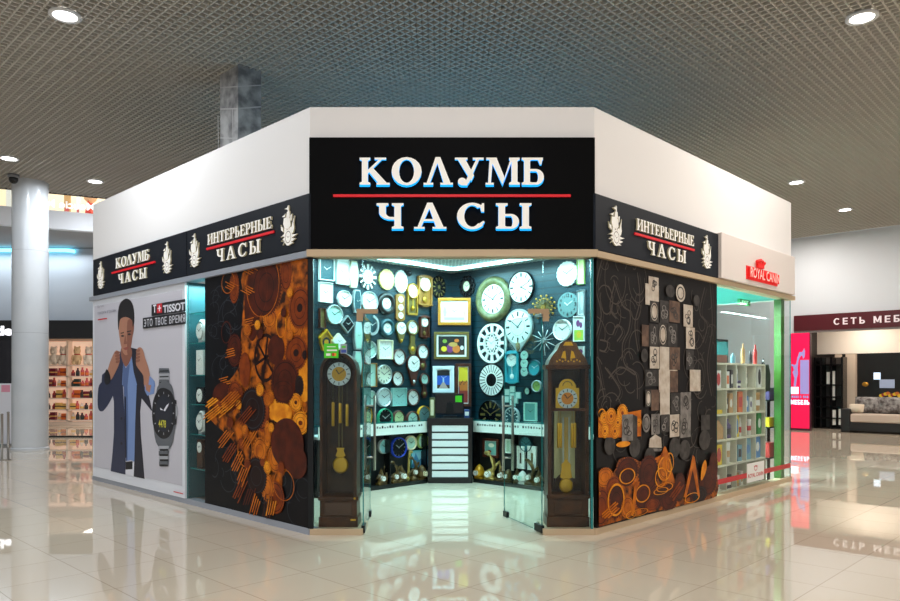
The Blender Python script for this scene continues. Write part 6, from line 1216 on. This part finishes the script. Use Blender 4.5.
PK = M('lightbox_pink', (228, 8, 72), .4, emit=.62); LV = M('lightbox_lavender', (150, 140, 200), .4, emit=.5); LW2 = M('lightbox_white', (240, 236, 255), .4, emit=1.3)
MB().box(bx0, bx1, -.1, -.004, .0, 2.89, M('lightbox_case', (70, 16, 40), .4)).build('housing', t)
m = MB().box(bx0+.03, bx1-.03, -.102, -.1, .06, 2.9, PK); W_ = bx1-bx0; bx = lambda f_: bx0+W_*f_
zf = lambda v: FS.hit(800, v, -.1)[1]
m.flat([(bx(.5), zf(394)), (bx(.93), zf(394)), (bx(.93), zf(360)), (bx(.5), zf(360))], -.104, LV); m.flat([(bx(.05), zf(394)), (bx(.42), zf(394)), (bx(.42), zf(387)), (bx(.05), zf(387))], -.104, LW2)
fig = [(.18, 386.5), (.22, 378), (.12, 372), (.2, 370), (.14, 366), (.06, 366), (.1, 363.5), (.2, 365), (.3, 364), (.36, 358), (.46, 352), (.6, 352), (.66, 350), (.7, 348), (.74, 351), (.72, 357), (.64, 359), (.6, 355), (.5, 357), (.42, 361), (.38, 368), (.4, 374), (.34, 378), (.3, 386.5)]
m.flat([(bx(a), zf(b_)) for a, b_ in fig], -.1045, LV); grotesque(m, 'МЕБЕЛЬ', bx(.05), bx(.95), zf(404.5), zf(400), -.1055, -.105, LW2, .19, .16); [m.flat([(bx(a), zf(398)), (bx(b_), zf(398)), (bx(b_), zf(395.6)), (bx(a), zf(395.6))], -.105, LV) for a, b_ in ((.08, .16), (.18, .25), (.27, .35), (.37, .43), (.5, .56), (.64, .72), (.74, .8), (.82, .9))]; m.build('print', t)
# bookcase and panels inside
def fx_(u, yo): return FS.hit(u, 400, yo)[0]
t = thing('display_bookcase', 'black open bookcase with pale panels inside the furniture store', 'bookcase'); onframe(t, FS)
x0, x1 = fx_(814.5, 1.2), fx_(842, 1.2)
for u in (814.8, 821, 831, 842): xx = fx_(u, 1.2); MB().box(xx-.03, xx+.03, 1.2, 1.6, .0, 2.2, BLK).build('upright', t)
for v in (365, 385, 397, 407, 418, 428): MB().box(x0, x1, 1.2, 1.6, FS.hit(825, v, 1.2)[1]-.02, FS.hit(825, v, 1.2)[1]+.02, BLK).build('shelf_board', t)
MB().box(x0, x1, 1.6, 1.64, 0, 2.2, M('bookcase_back', (60, 52, 48), .5)).build('back_panel', t)
for u0, u1, v0, v1, lab in ((825.5, 829, 372, 384, 'small pale panel standing in the black bookcase'), (831.2, 833.6, 371, 400, 'tall narrow white panel in the black bookcase'), (831.5, 834.5, 410, 425, 'low white panel in the bottom of the bookcase'), (837.5, 841, 409, 425, 'low cream panel in the bottom right of the bookcase')):
    o = MB().box(fx_(u0, 1.15), fx_(u1, 1.15), 1.25, 1.3, FS.hit(u0, v1, 1.15)[1], FS.hit(u0, v0, 1.15)[1], PAPER).build('pale_panel'); onframe(o, FS); tag(o, lab, 'panel')
for u0, u1, lab in ((834.8, 840.2, 'slim beige wardrobe panel beside the bookcase'), (845.5, 855.3, 'broad beige wardrobe panel left of the sofa wall')):
    o = MB().box(fx_(u0, 1.7), fx_(u1, 1.7), 1.7, 1.89, 0, 2.3, M('wardrobe_beige', (196, 178, 160), .5)).box(fx_(u0, 1.7)+.03, fx_(u1, 1.7)-.03, 1.69, 1.7, .1, 2.2, MATS['wardrobe_beige']).build('wardrobe_panel'); onframe(o, FS); tag(o, lab, 'wardrobe')
t = thing('media_wall', 'black wall unit with lit white squares and screens above the sofa', 'cabinet'); onframe(t, FS); mx0 = fx_(856, 1.9)
MB().box(mx0, mx0+3.6, 1.9, 2.0, .0, 2.3, M('unit_black', (18, 15, 16), .3)).build('body', t)
SQ = M('unit_square_lit', (210, 230, 250), .4, emit=.7)
for u0, u1, v0, v1, mt in ((873.6, 880.4, 372.5, 379.5, SQ), (879.5, 894.5, 379.5, 388, M('unit_screen', (150, 160, 185), .3, emit=.3))):
    MB().box(fx_(u0, 1.88), fx_(u1, 1.88), 1.88, 1.9, FS.hit(u0, v1, 1.88)[1], FS.hit(u0, v0, 1.88)[1], mt).build('lit_panel', t)
t = thing('wall_painting', 'dark picture with yellow and red blooms above the sofa back', 'picture'); onframe(t, FS); ax0, ax1 = fx_(879, 1.8), fx_(902, 1.8); az0, az1 = FS.hit(890, 398.5, 1.8)[1], FS.hit(890, 389, 1.8)[1]
m = MB().box(ax0, ax1, 1.84, 1.88, az0, az1, ADK)
for i in range(9): m.fell(ax0+(ax1-ax0)*(.08+.1*i), az0+(az1-az0)*(.3+.08*(i*5 % 4)), .06, .05, 1.839-.0004*i, (AYL, ARD, AYL, AO)[i % 4], 12)
m.build('canvas', t)
o = MB().latheY(0, 0, .09, .07, [(0, -.02), (.7, -.03), (1, 0)], GOLD, 16).build('gold_disc'); q_ = FS.hit(865, 384.3, 1.87); onframe(o, FS, q_[0], 1.895, q_[1]); tag(o, 'gold oval ornament on the black wall unit', 'ornament')
# sofa
t = thing('sofa', 'black-framed sofa with beige seat in the furniture store', 'sofa'); onframe(t, FS, 0, -.05); s0 = fx_(841.3, 0); s1 = s0+3.0
SB = M('sofa_black', (20, 17, 18), .5); BEI = M('sofa_beige', (190, 172, 158), .8)
MB().box(s0+.2, s1-.2, .0, .9, .04, .3, SB).build('base', t, .02)
for a, b_ in ((s0, s0+.24), (s1-.24, s1)): MB().box(a, b_, -.02, .95, .0, .68, SB).build('armrest', t, .03)
MB().box(s0+.2, s1-.2, .75, .95, .3, .95, SB).build('backrest', t, .03); MB().box(s0+.25, s1-.25, -.03, .7, .3, .54, BEI).build('seat_cushion', t, .04)
PAT = M('cushion_print', (150, 146, 144), .8, noise=((70, 62, 60), 9))
def cushion(cx, w2, h, mt, lab, y, z, tilt):
    m = MB(); n = 10
    for sgn in (-1, 1):
        vs_ = [(w2*(i/n*2-1), sgn*.11*(max(0, (1-(i/n*2-1)**4)*(1-(j/n*2-1)**4)))**.6, h*(j/n)) for j in range(n+1) for i in range(n+1)]
        m.add(vs_, [(j*(n+1)+i, j*(n+1)+i+1, (j+1)*(n+1)+i+1, (j+1)*(n+1)+i) for j in range(n) for i in range(n)], mt, True)
    o = m.build('cushion'); o.location = FS.pt(cx, y, z); o.rotation_euler = (-tilt, 0, FS.th); tag(o, lab, 'cushion', 'cushions on the sofa')
cushion((fx_(855.5, .4)+fx_(878.5, .4))/2, .33, .46, PAT, 'grey printed back cushion on the beige sofa next to the small plain pillow', .43, .56, .2); cushion((fx_(879, .4)+fx_(902, .4))/2, .33, .46, PAT, 'grey printed back cushion at the edge of the picture', .43, .56, .2); cushion(fx_(855.3, .1), .2, .26, M('pillow_plain', (206, 190, 170), .8), 'small plain beige pillow leaning on the sofa armrest', .12, .57, .5)

# ================================================================== CEILING FITTINGS
DLM = M('downlight_lit', (255, 255, 255), .4, emit=14)
for u, v, lab in ((65, 14, 'bright recessed downlight high in the left corner of the cell ceiling'), (862, 16, 'bright recessed downlight high in the right corner of the cell ceiling'), (9, 157.5, 'recessed downlight over the round column at the picture edge'), (95, 180.5, 'recessed downlight between the round column and the white parapet'), (796.5, 181.5, 'recessed downlight just right of the white parapet'), (845, 209, 'farthest recessed downlight before the grey wall')):
    Y = (CZ-EYE)*F/(HZ-v); t = thing('recessed_downlight', lab, 'lamp', ((u-450)/F*Y, Y, CZ-.03), 0, 'recessed downlights in the cell ceiling')
    MB().latheZ(0, 0, [(.13, .03), (.17, .028), (.175, .0), (.13, .0)], M('downlight_ring', (225, 225, 225), .4), 28).build('trim_ring', t); MB().latheZ(0, 0, [(0, .012), (.13, .012)], DLM, 28, False).build('diffuser', t)
Y = 15.0; t = thing('dome_camera', 'small dark dome camera on the ceiling beside the round column', 'camera', (U(13.5, Y), Y, CZ-.0))
MB().latheZ(0, 0, [(0, 0), (.11, 0), (.11, -.06), (.08, -.07)], M('camera_housing', (130, 130, 132), .4), 20).build('housing', t); MB().ball((0, 0, -.1), .09, BLK, 14).build('dome', t)
